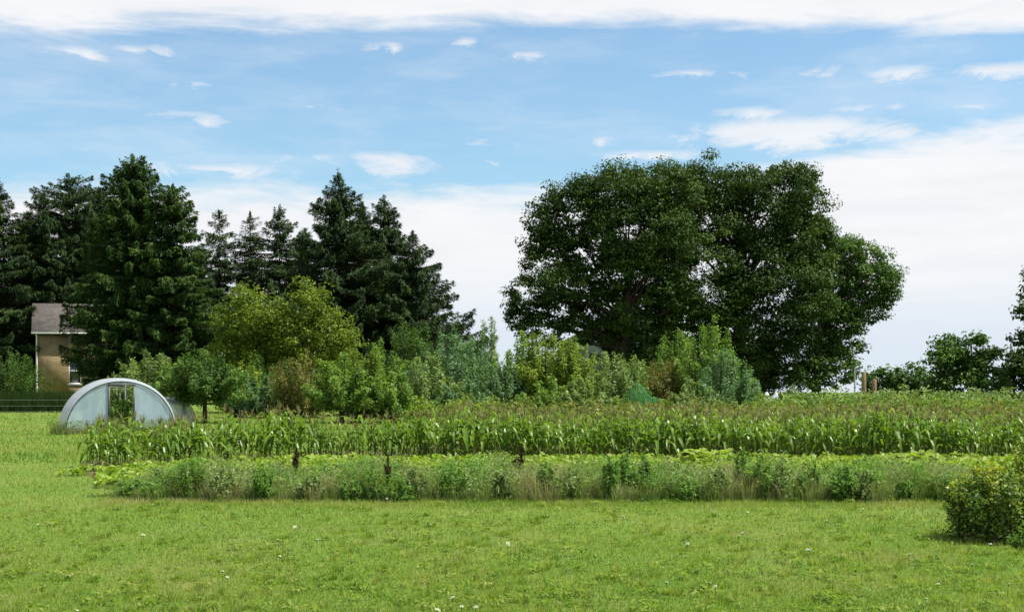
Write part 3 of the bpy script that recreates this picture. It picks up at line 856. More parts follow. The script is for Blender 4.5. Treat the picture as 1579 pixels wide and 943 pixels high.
# ------------------------------------------------------------------ weeds and bed at the right, behind the maize
def scrub_mass(name, label, cat, mat, n, xr, yr, hr, leaf, seed, bladed=0.3, tshift=0.0):
    """uncountable leafy growth over an area (one object)"""
    rng = np.random.default_rng(seed)
    g = Geo()
    ns = n // 40
    X = rng.uniform(xr[0], xr[1], ns); Y = rng.uniform(yr[0], yr[1], ns)
    X = X if callable(xr) else X
    H = rng.uniform(hr[0], hr[1], ns) * (1 + .22 * np.sin(X * 1.1 + Y) + .16 * np.sin(X * 2.7 + 1 - Y * 1.3))
    I = np.repeat(np.arange(ns), 40); m = len(I)
    s = rng.random(m) ** .7
    P = np.stack([X[I] + rng.normal(0, .16, m), Y[I] + rng.normal(0, .16, m), H[I] * s], 1)
    st = rng.normal(0, .12, ns) + .16 * np.sin(X * .8 + Y) * np.sin(X * .37 + 2 + Y * .6)
    ls = leaf * rng.uniform(.5, 1.4, m)
    g.quads(leafq(P, rng.normal(size=(m, 3)) * .6 + np.array([0, 0, .6]), ls, ls * .5, rng, rng.normal(size=(m, 3)) + np.array([0, 0, .7])), .4 + tshift * s + st[I] + rng.normal(0, .16, m))
    o = g.obj(name, mat)
    return tag(o, label, cat, kind='stuff')


scrub_mass('weed_thicket', 'low grey green thicket along the bed behind the maize at the right', 'shrubs', M['orch_grey'], 46000, (Xpx(1200, 88), 44), (82, 92), (.7, 1.55), .24, 71)
scrub_mass('weed_thicket', 'fresh green thicket between the grey thicket and the bronze topped crop', 'shrubs', M['orch_green'], 36000, (Xpx(1150, 76), 36), (72, 80), (.7, 1.3), .22, 72)
scrub_mass('bronze_crop', 'leafy crop with bronze tops growing behind the maize', 'crop', M['crop'], 70000, (Xpx(690, 60), 30), (56, 67), (.95, 1.5), .20, 73, tshift=.10)
scrub_mass('bean_row', 'bushy yellow green row between orchard and maize', 'crop', M['orch_yel'], 9000, (Xpx(640, 64), Xpx(760, 64)), (62, 67), (1.0, 1.6), .2, 74)

# ------------------------------------------------------------------ maize
def corn_leaf(rng, L, W, rise, bend):
    n = 6
    s = np.linspace(0, 1, n)
    x = L * (s * math.cos(rise) * (1 - .12 * s)) ; z = L * (s * math.sin(rise) - bend * s ** 2.6)
    w = W * np.clip(np.sin(np.pi * (s * .86 + .13)) ** .6, .02, 1); w[-1] = .006
    tw = rng.normal(0, .25) * s
    wob = np.sin(s * 9 + rng.uniform(0, 6)) * .012
    Lr = np.stack([x - .3 * w * np.sin(tw), .5 * w * np.cos(tw) + wob, z + .18 * w + .5 * w * np.sin(tw)], 1)
    C = np.stack([x, wob, z], 1)
    Rr = np.stack([x + .3 * w * np.sin(tw), -.5 * w * np.cos(tw) + wob, z + .18 * w - .5 * w * np.sin(tw)], 1)
    return Lr, C, Rr


def corn_leaf_quads(rng, L, W, rise, bend):
    a, c, b = corn_leaf(rng, L, W, rise, bend)
    q1 = np.stack([a[:-1], c[:-1], c[1:], a[1:]], 1); q2 = np.stack([c[:-1], b[:-1], b[1:], c[1:]], 1)
    return np.concatenate([q1, q2])


def rotz(V, a):
    c, s_ = math.cos(a), math.sin(a)
    R = np.array([[c, -s_, 0], [s_, c, 0], [0, 0, 1]])
    return V @ R.T


def maize():
    rng = np.random.default_rng(9)
    leafM = []
    for i in range(14):
        g = Geo(); lowleaf = i >= 10
        g.quads(corn_leaf_quads(rng, rng.uniform(.72, 1.0), rng.uniform(.12, .16), rng.uniform(.30, 1.0), rng.uniform(.5, 1.1)), rng.uniform(.15, .62) if i != 12 else .95)
        leafM.append(g.mesh('leaf', M['corn'], True))
    stalkM, tasM, cobM = [], [], []
    for i in range(4):
        g = Geo(); q = np.linspace(0, 1, 5)
        g.tube(np.stack([.04 * q ** 2 * rng.normal(), .04 * q ** 2 * rng.normal(), q * 1.35], 1) if False else np.stack([q * rng.normal(0, .04), q * rng.normal(0, .04), q * 1.35], 1), .016 * (1 - .55 * q), 5, .4)
        stalkM.append(g.mesh('stalk', M['stalk'], True))
        g = Geo()
        for k in range(8):
            a = rng.uniform(0, 6.28); sp = rng.uniform(.03, .17)
            qq = np.linspace(0, 1, 4)
            g.tube(np.stack([np.cos(a) * sp * qq, np.sin(a) * sp * qq, qq * rng.uniform(.16, .30) - .08 * qq ** 3 * (sp > .1)], 1), np.array([.006, .010, .009, .004]), 3, rng.random())
        tasM.append(g.mesh('tassel', M['tassel']))
    g = Geo(); q = np.linspace(0, 1, 5)
    g.tube(np.stack([.10 * q, q * 0, .2 * q], 1), np.array([.012, .026, .028, .02, .004]), 6, .7)
    cob = g.mesh('ear', M['stalk'], True)

    # places: rows from the front line backwards; the nearest 300 are single plants, the rest one mass
    spots = []
    for r in range(9):
        px = 140.0
        while px < 1640:
            Yf = front_row_Y(px) + r * .85
            if r >= 3 and px < 640 + 10 * r: px = 640 + 10 * r; continue
            dens = .215 if px < 700 else .21
            sx = Xpx(px, Yf) + rng.normal(0, .05)
            if rng.random() > (.08 if px > 700 else .07):
                spots.append((r, sx, Yf + rng.normal(0, .07), rng.uniform(.78, 1.2) * (1.05 + .07 * math.sin(px * .02))))
            px += dens / Yf * F_PX * rng.uniform(.7, 1.3)
    front = [s for s in spots if s[0] < 2]
    rest = [s for s in spots if s[0] >= 2]
    if len(front) > 300:
        front.sort(key=lambda s: (s[0], s[1])); rest += front[300:]; front = front[:300]
    G = 'maize plants in the front rows'
    proto = None
    def leaves_for():
        n = int(rng.integers(8, 11)); out = []
        a0 = rng.uniform(0, 6.28)
        for k in range(n):
            z = .16 + 1.08 * (k / (n - 1)) ** .9
            a = a0 + (k % 2) * math.pi + rng.normal(0, .45)
            sc = (1 - .5 * abs(z - .75) / .75) * rng.uniform(.8, 1.15)
            out.append((int(rng.integers(0, 12)) if z > .4 else int(rng.integers(0, 14)), z, a, sc))
        return out
    root0 = None
    for r, x, y, sc in front:
        if root0 is None:
            t = thing('maize_plant', 'tall green maize plant in the front rows of the maize patch', 'corn plant', (x, y, 0), 0, G)
            root0 = t
            st0 = add('stalk', stalkM[0], t); ta0 = add('tassel', tasM[0], t); lf0 = add('leaf', leafM[0], t)
            st, ta, first = st0, ta0, lf0
        else:
            t = root0.copy(); COL.objects.link(t); t.location = (x, y, 0)
            st = st0.copy(); ta = ta0.copy(); first = None
            st.data = stalkM[int(rng.integers(4))]; ta.data = tasM[int(rng.integers(4))]
            for c in (st, ta): COL.objects.link(c); c.parent = t
        t.scale = (sc, sc, sc * rng.uniform(.95, 1.05))
        t.rotation_euler = (rng.normal(0, .09), rng.normal(0, .09), rng.uniform(0, 6.28))
        ta.location = (0, 0, 1.34)
        for mi, z, a, ls in leaves_for():
            l = first if first is not None else lf0.copy()
            if first is None: COL.objects.link(l); l.parent = t
            first = None
            l.data = leafM[mi]
            l.location = (0, 0, z); l.rotation_euler = (0, 0, a); l.scale = (ls, ls, ls)
    # farther rows
    g = Geo()
    for r, x, y, sc in rest:
        q = np.linspace(0, 1, 3)
        o = np.array([x, y, 0])
        g.tube(np.stack([q * 0, q * 0, q * 1.35 * sc], 1) + o, .016 * (1 - .5 * q), 3, .5)
        for mi, z, a, ls in leaves_for():
            if z < .35: continue
            V = corn_leaf_quads(rng, rng.uniform(.65, .95) * ls * sc, (.14 * ls), rng.uniform(.30, 1.0), rng.uniform(.5, 1.1))
            V = rotz(V.reshape(-1, 3), a).reshape(-1, 4, 3) + o + np.array([0, 0, z * sc])
            g.quads(V[:, :, :], np.clip(rng.normal(.4, .2), 0, .8))
    ob = g.obj('maize_mass', M['corn'], smooth=True)
    tag(ob, 'maize growing in the rows behind the front rows', 'corn', kind='stuff')
    g = Geo()
    for r, x, y, sc in rest:
        for k in range(4):
            a = rng.uniform(0, 6.28); sp = rng.uniform(.03, .17); qq = np.linspace(0, 1, 3)
            g.tube(np.stack([x + np.cos(a) * sp * qq, y + np.sin(a) * sp * qq, 1.32 * sc + qq * rng.uniform(.16, .30)], 1), np.array([.008, .012, .005]), 3, rng.random())
    ob = g.obj('tassel_mass', M['tassel'])
    tag(ob, 'pale tassels on the maize of the back rows', 'corn', kind='stuff')


maize()

# ------------------------------------------------------------------ squash bed before the maize
def squash():
    rng = np.random.default_rng(21)
    def leaf_disc(C, Nn, r, tint, g):
        n = len(C); Nn = unit(Nn)
        T = unit(np.cross(Nn, rng.normal(size=(n, 3)))); B = np.cross(Nn, T)
        k = 7; th = np.arange(k) * 2 * math.pi / k
        rr = r[:, None] * (1 + rng.normal(0, .13, (n, k))); rr[:, 0] *= .55
        rim = C[:, None] + rr[..., None] * (np.cos(th)[None, :, None] * T[:, None] + np.sin(th)[None, :, None] * B[:, None]) + Nn[:, None] * (r[:, None, None] * rng.normal(.22, .12, (n, k, 1)))
        for j in range(k):
            g.tris(np.stack([C, rim[:, j], rim[:, (j + 1) % k]], 1), tint)
    def region(n, xr, yr, hr, g, tb=.5, size=.13):
        u_ = rng.random(n); px = xr[0] + u_ * (xr[1] - xr[0])
        Yf = front_row_Y(px)
        y = Yf - .95 - rng.random(n) * yr
        x = Xpx(px, y)
        cl = np.sin(x * 1.9) * np.sin(y * 2.3 + x * .7)
        h = rng.uniform(hr[0], hr[1], n) * (1 + .3 * cl)
        C = np.stack([x, y, h], 1)
        leaf_disc(C, rng.normal(size=(n, 3)) * .6 + np.array([0, -.12, 1]), size * rng.uniform(.55, 1.3, n), np.clip(tb + .14 * cl + rng.normal(0, .17, n), 0, .97), g)
        sd_ = np.array([.006, 0, 0]); b = C.copy(); b[:, 2] = 0; b[:, :2] += rng.normal(0, .08, (n, 2))
        g.tris(np.stack([b - sd_, b + sd_, C], 1), .1)
    g = Geo()
    region(11500, (150, 1640), 5.0, (.06, .27), g, .50, .085)
    region(190, (85, 330), .7, (.08, .28), g, .6, .09)
    o = g.obj('squash_bed', M['squash'])
    tag(o, 'bed of yellow green squash leaves in front of the maize', 'squash', kind='stuff')
    # two squash plants that stand out brighter
    for px, py, lab in ((1092, 728, 'bright yellow green squash plant spreading above the weeds in mid bed'), (1405, 732, 'leafy green squash plant near the bush at the right')):
        Y = Ypx(py + 6); X = Xpx(px, Y)
        t = thing('squash_plant', lab, 'squash', (X, Y, 0), 0, 'squash plants standing out of the bed')
        for i in range(46):
            g = Geo()
            r = .95 * math.sqrt(rng.random()); a = rng.uniform(0, 6.283)
            c = np.array([[r * 1.0 * math.cos(a), r * .55 * math.sin(a), .80 + rng.uniform(-.12, .14) - .2 * r]])
            leaf_disc(c, rng.normal(size=(1, 3)) * .3 + np.array([0, -.25, 1]), np.array([rng.uniform(.11, .18)]), .62 + rng.normal(0, .1), g)
            sd_ = np.array([.007, 0, 0]); b = c * np.array([.4, .4, 0])
            g.tris(np.stack([b - sd_, b + sd_, c], 1), .1)
            g.obj('leaf', M['squash'], t)


squash()

# ------------------------------------------------------------------ the strip of weeds and tall grass
def weed_front(px):
    p = np.asarray(px, float)
    return np.interp(p, [150, 200, 330, 1500], [33.9, 33.4, 33.1, 33.0]) + .18 * np.sin(p * .05) + .14 * np.sin(p * .123 + 1) + .10 * np.sin(p * .31)


def tall_weeds():
    rng = np.random.default_rng(31)
    g = Geo()
    def clumps(nc, pxr, dy, h, per, wd, tb, ts, spread=.10, flop=.35):
        px = rng.uniform(pxr[0], pxr[1], nc)
        y0 = weed_front(px) + rng.random(nc) ** 1.1 * dy
        x0 = Xpx(px, y0)
        hh = h * rng.uniform(.65, 1.2, nc) * (1 + .18 * np.sin(x0 * 1.3) + .12 * np.sin(x0 * 3.1 + 2)) * np.clip((px - 140) / 120, .25, 1)
        tc = tb + ts * (.6 * np.sin(x0 * .9 + 1.1) + .5 * np.sin(x0 * 2.3) + rng.normal(0, .5, nc))
        I = np.repeat(np.arange(nc), per); n = len(I)
        a = rng.uniform(0, 6.283, n); r = spread * np.sqrt(rng.random(n))
        b = np.stack([x0[I] + np.cos(a) * r, y0[I] + np.sin(a) * r, a * 0], 1)
        H = hh[I] * rng.uniform(.55, 1.15, n)
        fl = flop * H * rng.uniform(.2, 1.2, n)
        d = np.stack([np.cos(a), np.sin(a), a * 0], 1)
        m1 = b + d * (fl * .25)[:, None]; m1[:, 2] = H * .62
        tp = b + d * fl[:, None]; tp[:, 2] = H * rng.uniform(.88, 1.0, n)
        aa = rng.uniform(0, 6.283, n)
        sd_ = np.stack([np.cos(aa), np.sin(aa) * .6, a * 0], 1) * (wd * rng.uniform(.6, 1.4, n))[:, None] * .5
        tint = np.clip(tc[I] + rng.normal(0, .12, n), 0, 1)
        g.quads(np.stack([b - sd_, b + sd_, m1 + sd_ * .8, m1 - sd_ * .8], 1), tint)
        g.tris(np.stack([m1 - sd_ * .8, m1 + sd_ * .8, tp], 1), tint)
    clumps(1500, (165, 1500), 4.2, .60, 26, .015, .52, .22, .14, .75)
    clumps(700, (180, 1500), 3.6, .78, 14, .010, .60, .22, .16, .45)
    clumps(500, (130, 1500), .7, .35, 16, .013, .25, .1, .16, .5)
    o = g.obj('tall_grass', M['tallgrass'])
    tag(o, 'tall uncut grass of the weedy strip before the squash bed', 'grass', kind='stuff')
    # leafy undergrowth between the grass
    def under(name, mat, n, seed, h, leaf, lab):
        r2 = np.random.default_rng(seed); gg = Geo()
        nc = n // 45
        px = r2.uniform(180, 1490, nc * 3)
        xx = px * .022
        w_ = np.sin(xx * 1.9 + seed) + .8 * np.sin(xx * 4.3 + seed * 2) + .6 * np.sin(xx * .8 + seed) + r2.normal(0, .5, nc * 3)
        px = np.where(rng_half := r2.random(nc) < .55, px[np.argsort(-w_)[:nc]], px[r2.permutation(nc * 3)[:nc]])
        y0 = weed_front(px) + .1 + r2.random(nc) * 4.4; x0 = Xpx(px, y0)
        hh = h * r2.uniform(.5, 1.25, nc) * (1 + .25 * np.sin(x0 * 1.7 + seed)) * np.clip((px - 150) / 120, .3, 1)
        I = np.repeat(np.arange(nc), 45); m = len(I); s = r2.random(m) ** .8
        P = np.stack([x0[I] + r2.normal(0, .11, m) * (1.2 - .5 * s), y0[I] + r2.normal(0, .11, m), .03 + hh[I] * s], 1)
        ls = leaf * r2.uniform(.5, 1.4, m)
        gg.quads(leafq(P, r2.normal(size=(m, 3)) * .6 + np.array([0, 0, .7]), ls, ls * .42, r2), .4 + r2.normal(0, .14, nc)[I] + r2.normal(0, .16, m))
        tag(gg.obj(name, mat), lab, 'weeds', kind='stuff')
    under('weed_undergrowth', M['weed'], 60000, 3, .66, .10, 'green leafy undergrowth among the tall grass of the strip')
    under('weed_undergrowth', M['weed_pale'], 42000, 8, .70, .085, 'pale grey green undergrowth among the tall grass of the strip')


tall_weeds()

GW = 'leafy weeds standing in the uncut strip'
WEEDS = [  # px, top, base, halfw, mat, label
    (292, 706, 770, 30, 'weed', 'dark leafy weed clump near the left end of the strip'),
    (250, 722, 768, 22, 'weed_pale', 'low pale weed clump at the left end of the strip'),
    (405, 715, 773, 22, 'weed', 'dark green weed bush left of the two tall dry docks'),
    (345, 716, 772, 26, 'weed_pale', 'silvery weed clump between two dark ones at left'),
    (540, 735, 774, 18, 'weed', 'low broad leaved weed left of the tallest dry dock'),
    (615, 738, 775, 24, 'weed', 'low broad leaved weed at the foot of the tallest dry dock'),
    (640, 720, 772, 22, 'weed_pale', 'grey green weed right of the tallest dry dock'),
    (880, 722, 772, 26, 'weed_pale', 'feathery grey green weed in the middle of the strip'),
    (966, 688, 769, 16, 'weed', 'tall dark green spire-like weed in mid strip'),
    (993, 695, 770, 14, 'weed', 'tall green weed right beside the darkest spire-like one'),
    (942, 704, 772, 18, 'weed', 'green weed left of the tall spire-like ones'),
    (1145, 690, 770, 16, 'weed', 'tall feathery green weed rising into the maize right of the bright squash'),
    (1178, 696, 772, 24, 'weed', 'tall bushy green weed right of the feathery one'),
    (1205, 712, 772, 22, 'weed_pale', 'grey green weed with dense shoots, right of mid strip'),
    (1250, 708, 772, 22, 'weed', 'yellowish green weed amid brown grass toward the right'),
    (1300, 712, 774, 28, 'weed', 'dark bushy weed at the right part of the strip'),
    (1330, 722, 774, 22, 'weed_pale', 'pale topped weed beside the dark bushy one'),
    (1395, 738, 773, 14, 'weed', 'small dark weed before the pale dry grass at right'),
    (1440, 730, 772, 12, 'weed', 'slim green weed just left of the bush'),
    (770, 728, 771, 24, 'weed_pale', 'low greyish weed left of the pair of dry dock spikes'),
    (480, 732, 774, 22, 'weed_pale', 'low silvery weed at the foot of the left dry dock'),
    (1060, 735, 773, 24, 'weed', 'low green weed below the bright squash'),
    (700, 716, 772, 26, 'weed', 'fresh green weed in front of the wide squash leaves, left of the greyish low weed'),
    (840, 712, 771, 24, 'weed', 'leafy green weed right of the pair of dry dock spikes'),
    (1105, 714, 772, 24, 'weed_pale', 'grey green weed with loose shoots beneath the bright squash at right'),
    (205, 738, 769, 22, 'weed', 'low spreading weed where the strip thins out at its left end'),
]
for i, (px, yt, yb, hw, mt, lab) in enumerate(WEEDS):
    shrub('weed_plant', lab, px, yt - 4, yb - 1.5, hw, M[mt], GW, 200 + i, stems=int(16 + hw), leaves=900 + 45 * hw, leaf=.10, cat='weed', trunk=.022, spike=.6, fat=.4, spread=.30, aspect=.42)


def dock(px, yt, yb, lab, seed):
    rng = np.random.default_rng(seed)
    Y = Ypx(yb); H = Zpx(yt, Y)
    t = thing('dry_dock', lab, 'weed', (Xpx(px, Y), Y, 0), 0, 'dry brown dock stems')
    g = Geo(); q = np.linspace(0, 1, 6)
    g.tube(np.stack([q * rng.normal(0, .06), q * 0, q * H], 1), .012 * (1 - .5 * q), 5); br = []
    for k in range(5):
        z = H * rng.uniform(.35, .62); a = rng.uniform(0, 6.28); l = rng.uniform(.2, .34)
        p = np.stack([np.cos(a) * .10 * q, np.sin(a) * .10 * q, z + l * q], 1); br.append(p); g.tube(p, .008 * (1 - .4 * q), 4)
    g.obj('stem', M['dock'], t)
    g = Geo()
    br.append(np.stack([q * 0, q * 0, H * (.42 + .58 * q)], 1))
    for p in br:
        n = 300 if p is br[-1] else 120
        s = rng.random(n) * 4.99; i0 = s.astype(int); c = p[i0] + (p[i0 + 1] - p[i0]) * (s - i0)[:, None]
        c = c + rng.normal(0, .024, (n, 3)) * (1.3 - s / 7)[:, None]
        g.quads(leafq(c, rand_dirs(n, rng), .042, .032, rng), .5)
    g.obj('seed_head', M['dock'], t)


dock(457, 690, 752, 'dry brown dock stem, left one, standing before the maize', 1)
dock(598, 700, 771, 'tallest dry brown dock stem, reaching down to the lawn edge', 2)
dock(804, 686, 748, 'dry brown dock spike, taller of a close pair', 3)
dock(795, 704, 750, 'dry brown dock spike, shorter of a close pair', 4)

# ------------------------------------------------------------------ bush at the right
shrub('leafy_bush', 'dense leafy bush with yellow top leaves on the lawn at the right edge', 1535, 708, 832, 80, M['bush'], None, 260, stems=130, leaves=13000, leaf=.088, cat='bush', trunk=.05,
      spike=.55, fat=.20, ripe=.75, spread=.23, aspect=.62, low=-.05, drop=.10, basew=.17)
shrub('leafy_bush', 'yellow green bush rising behind the dense bush at the right edge', 1590, 662, 790, 42, M['orch_yel'], None, 261, stems=50, leaves=3600, leaf=.10, cat='bush', trunk=.05, spike=.4, fat=.4, aspect=.6)
shrub('weed_plant', 'low green weed tuft on the lawn at the right edge below the bush', 1574, 812, 846, 22, M['weed'], None, 262, stems=24, leaves=900, leaf=.07, cat='weed', trunk=.012, spike=.4)

# ------------------------------------------------------------------ plastic tunnel
def arch(a, h, n=33, t0=0.0, t1=math.pi):
    th = np.linspace(t0, t1, n)
    return np.stack([-a * np.cos(th), h * np.sin(th) ** .95], 1)


def tunnel():
    Y = Ypx(667); X = Xpx(187, Y)
    rz = math.atan2(-X, Y) + .13
    A, H = 2.70, 2.64
    t = thing('plastic_tunnel', 'arched plastic tunnel greenhouse with an open doorway, on the lawn left of the maize', 'greenhouse', (X, Y, 0), rz)
    # inflated cover, pinned at each hoop
    ys = [0, .10, .25, .5, .85, 1.2, 1.5, 1.62, 1.75, 2.1, 2.6, 3.0, 3.18]
    sc = [1.0, 1.025, 1.04, 1.052, 1.056, 1.05, 1.03, 1.01, 1.03, 1.05, 1.05, 1.03, 1.0]
    P = arch(1, 1, 41)
    V = np.array([[(x * A * s_, y, z * H * s_) for x, z in P] for y, s_ in zip(ys, sc)]).reshape(-1, 3)
    n = 41
    Q = np.array([(i * n + j, i * n + j + 1, (i + 1) * n + j + 1, (i + 1) * n + j) for i in range(len(ys) - 1) for j in range(n - 1)])
    add('cover', make_mesh('cover', V, [Q], M['film_roof'], smooth=True), t)
    # hoops
    for yy in (0.0, 1.62, 3.18):
        g = Geo(); p = arch(A - .02, H - .02, 41)
        g.tube(np.stack([p[:, 0], p[:, 0] * 0 + yy, p[:, 1]], 1), np.full(41, .028), 6)
        g.obj('hoop', M['metal_dark'] if yy == 0 else M['metal_grey'], t, smooth=True)
    # end walls: film panels either side of the doorway
    dl, dr, dh = -.60, .62, 2.40
    def panel(name, x0, x1, y, base=0.0, mat=M['film'], par=t):
        xs = np.linspace(x0, x1, 15)
        zt = H * np.clip(1 - (xs / A) ** 2, 0, 1) ** .475 - .03
        zt = np.maximum(zt, base + .01)
        bow = .05 * np.sin(np.linspace(0, math.pi, 15))
        zz = np.linspace(0, 1, 7)
        V = np.array([[(x, y + .02 + b * math.sin(math.pi * k), base + (z - base) * k) for k in zz] for x, z, b in zip(xs, zt, bow)]).reshape(-1, 3)
        Q = np.array([(i * 7 + j, (i + 1) * 7 + j, (i + 1) * 7 + j + 1, i * 7 + j + 1) for i in range(14) for j in range(6)])
        return add(name, make_mesh(name, V, [Q], mat, smooth=True), par)
    panel('end_panel', -A + .02, dl - .04, .0)
    panel('end_panel', dr + .04, A - .02, .0)
    panel('vent_strip', dl + .02, dr - .02, .0, dh + .06, M['film_roof'])
    # the far end is open
    for x in (dl, dr):
        g = Geo(); g.box((x - .045, -.05, 0), (x + .045, .045, dh)); g.obj('door_post', M['metal_dark'], t)
        g = Geo(); g.box((x - .035, 3.10, 0), (x + .035, 3.16, dh + .1)); g.obj('door_post', M['metal_grey'], t)
    g = Geo(); g.box((dl - .08, -.056, dh + .002), (dr + .08, .05, dh + .065)); g.obj('door_header', M['metal_dark'], t)
    for z in (2.14, 2.26):
        g = Geo(); g.box((dl - .06, 3.09, z), (dr + .06, 3.12, z + .03)); g.obj('cross_rail', M['metal_grey'], t)
    g = Geo(); g.box((.30, 3.08, 0), (.36, 3.098, 1.97)); g.obj('door_stile', M['metal_grey'], t)
    g = Geo(); g.tube(np.array([[0, .02, H - .06], [0, 3.16, H - .06]]), np.array([.02, .02]), 6); g.obj('ridge_purlin', M['metal_grey'], t)
    for sx in (-1, 1):
        g = Geo(); g.box((sx * A - .05, -.02, 0), (sx * A + .05, 3.2, .16)); g.obj('base_board', M['wood'], t)
    M4 = Matrix.Translation((X, Y, 0)) @ Matrix.Rotation(rz, 4, 'Z')
    for i, (lx, ly, hh, lab) in enumerate(((-.45, 1.6, 1.8, 'tall green plant inside the tunnel, left in the doorway'), (.35, 2.3, 1.95, 'tall green plant inside the tunnel, right in the doorway'),
                                         (-1.2, 1.4, 1.3, 'green plant behind the left film panel of the tunnel'), (1.3, 1.5, 1.2, 'green plant behind the right film panel of the tunnel'))):
        p = M4 @ Vector((lx, ly, 0))
        shrub('tunnel_plant', lab, 0, 0, 0, 0, M['weed'], 'plants growing inside the tunnel', 280 + i, Y=p.y, X=p.x, H=hh, R=.55, stems=36, leaves=3000, leaf=.12, cat='plant', trunk=.02, spike=.4, fat=.3)
    # low second tunnel behind
    Y2 = 76.5; X2 = Xpx(244, Y2)
    t2 = thing('low_tunnel', 'lower plastic tunnel sticking out behind the right side of the big tunnel', 'greenhouse', (X2, Y2, 0), math.atan2(-X2, Y2) - .75)
    ys = [.42 * q for q in (0, .3, .9, 1.5, 1.8, 2.1, 2.7, 3.3)]; sc = [1, 1.03, 1.05, 1.03, 1.0, 1.03, 1.05, 1.0]
    V = np.array([[(x * 1.66 * s_, y, z * 1.5 * s_) for x, z in P] for y, s_ in zip(ys, sc)]).reshape(-1, 3)
    Q = np.array([(i * n + j, i * n + j + 1, (i + 1) * n + j + 1, (i + 1) * n + j) for i in range(len(ys) - 1) for j in range(n - 1)])
    add('cover', make_mesh('cover', V, [Q], M['film_roof'], smooth=True), t2)
    for yy in (0, .756, 1.386):
        g = Geo(); p = arch(1.65, 1.49, 33); g.tube(np.stack([p[:, 0], p[:, 0] * 0 + yy, p[:, 1]], 1), np.full(33, .022), 6)
        g.obj('hoop', M['metal_grey'], t2, smooth=True)
    xs = np.linspace(-1.63, 1.63, 25); zt = 1.48 * np.clip(1 - (xs / 1.66) ** 2, 0, 1) ** .475
    V = np.array([[(x, .02, 0), (x, .02, z)] for x, z in zip(xs, zt)]).reshape(-1, 3)
    add('end_panel', make_mesh('end_panel', V, [np.array([(2 * i, 2 * i + 2, 2 * i + 3, 2 * i + 1) for i in range(24)])], M['film']), t2)


tunnel()

# weeds before the tunnel
def tunnel_weeds():
    rng = np.random.default_rng(41); g = Geo()
    n = 5200
    Yt = Ypx(667)
    x = rng.uniform(Xpx(97, Yt), Xpx(292, Yt), n); y = Yt - .15 - rng.random(n) * .9 + (x - Xpx(187, Yt)) * .3
    h = rng.uniform(.15, .85, n) * (.8 + .35 * np.sin(x * 2.1)); a = rng.uniform(0, 6.28, n)
    b = np.stack([x, y, x * 0], 1); tp = b + np.stack([np.cos(a) * h * .3, np.sin(a) * h * .3, h], 1)
    sd_ = np.stack([np.cos(a), np.sin(a), a * 0], 1) * .012
    g.tris(np.stack([b - sd_, b + sd_, tp], 1), np.clip(.45 + .3 * np.sin(x * 1.4) + rng.normal(0, .2, n), 0, 1))
    m = 2600
    x = rng.uniform(Xpx(95, Yt), Xpx(285, Yt), m); y = Yt - .2 - rng.random(m) * .8 + (x - Xpx(187, Yt)) * .3
    P = np.stack([x, y, rng.random(m) ** 1.4 * .7], 1)
    g.quads(leafq(P, rng.normal(size=(m, 3)) * .6 + np.array([0, 0, .7]), .09, .05, rng), np.clip(.3 + rng.normal(0, .25, m), 0, 1))
    tag(g.obj('tall_grass', M['tallgrass']), 'brownish tall weeds along the front of the plastic tunnel', 'grass', kind='stuff')
    # long grass before the house, its shade put into a darker leaf colour
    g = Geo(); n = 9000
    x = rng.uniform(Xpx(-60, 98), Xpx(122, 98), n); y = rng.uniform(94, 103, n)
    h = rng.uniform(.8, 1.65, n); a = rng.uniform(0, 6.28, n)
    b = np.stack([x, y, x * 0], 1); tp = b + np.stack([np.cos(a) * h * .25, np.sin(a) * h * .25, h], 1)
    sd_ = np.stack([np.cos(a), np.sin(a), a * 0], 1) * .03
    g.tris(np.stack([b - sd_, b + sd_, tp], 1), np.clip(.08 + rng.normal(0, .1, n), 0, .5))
    tag(g.obj('tall_grass', M['elm']), 'long grass between the lawn and the brick house, coloured dark for the shade on it', 'grass', kind='stuff')


tunnel_weeds()

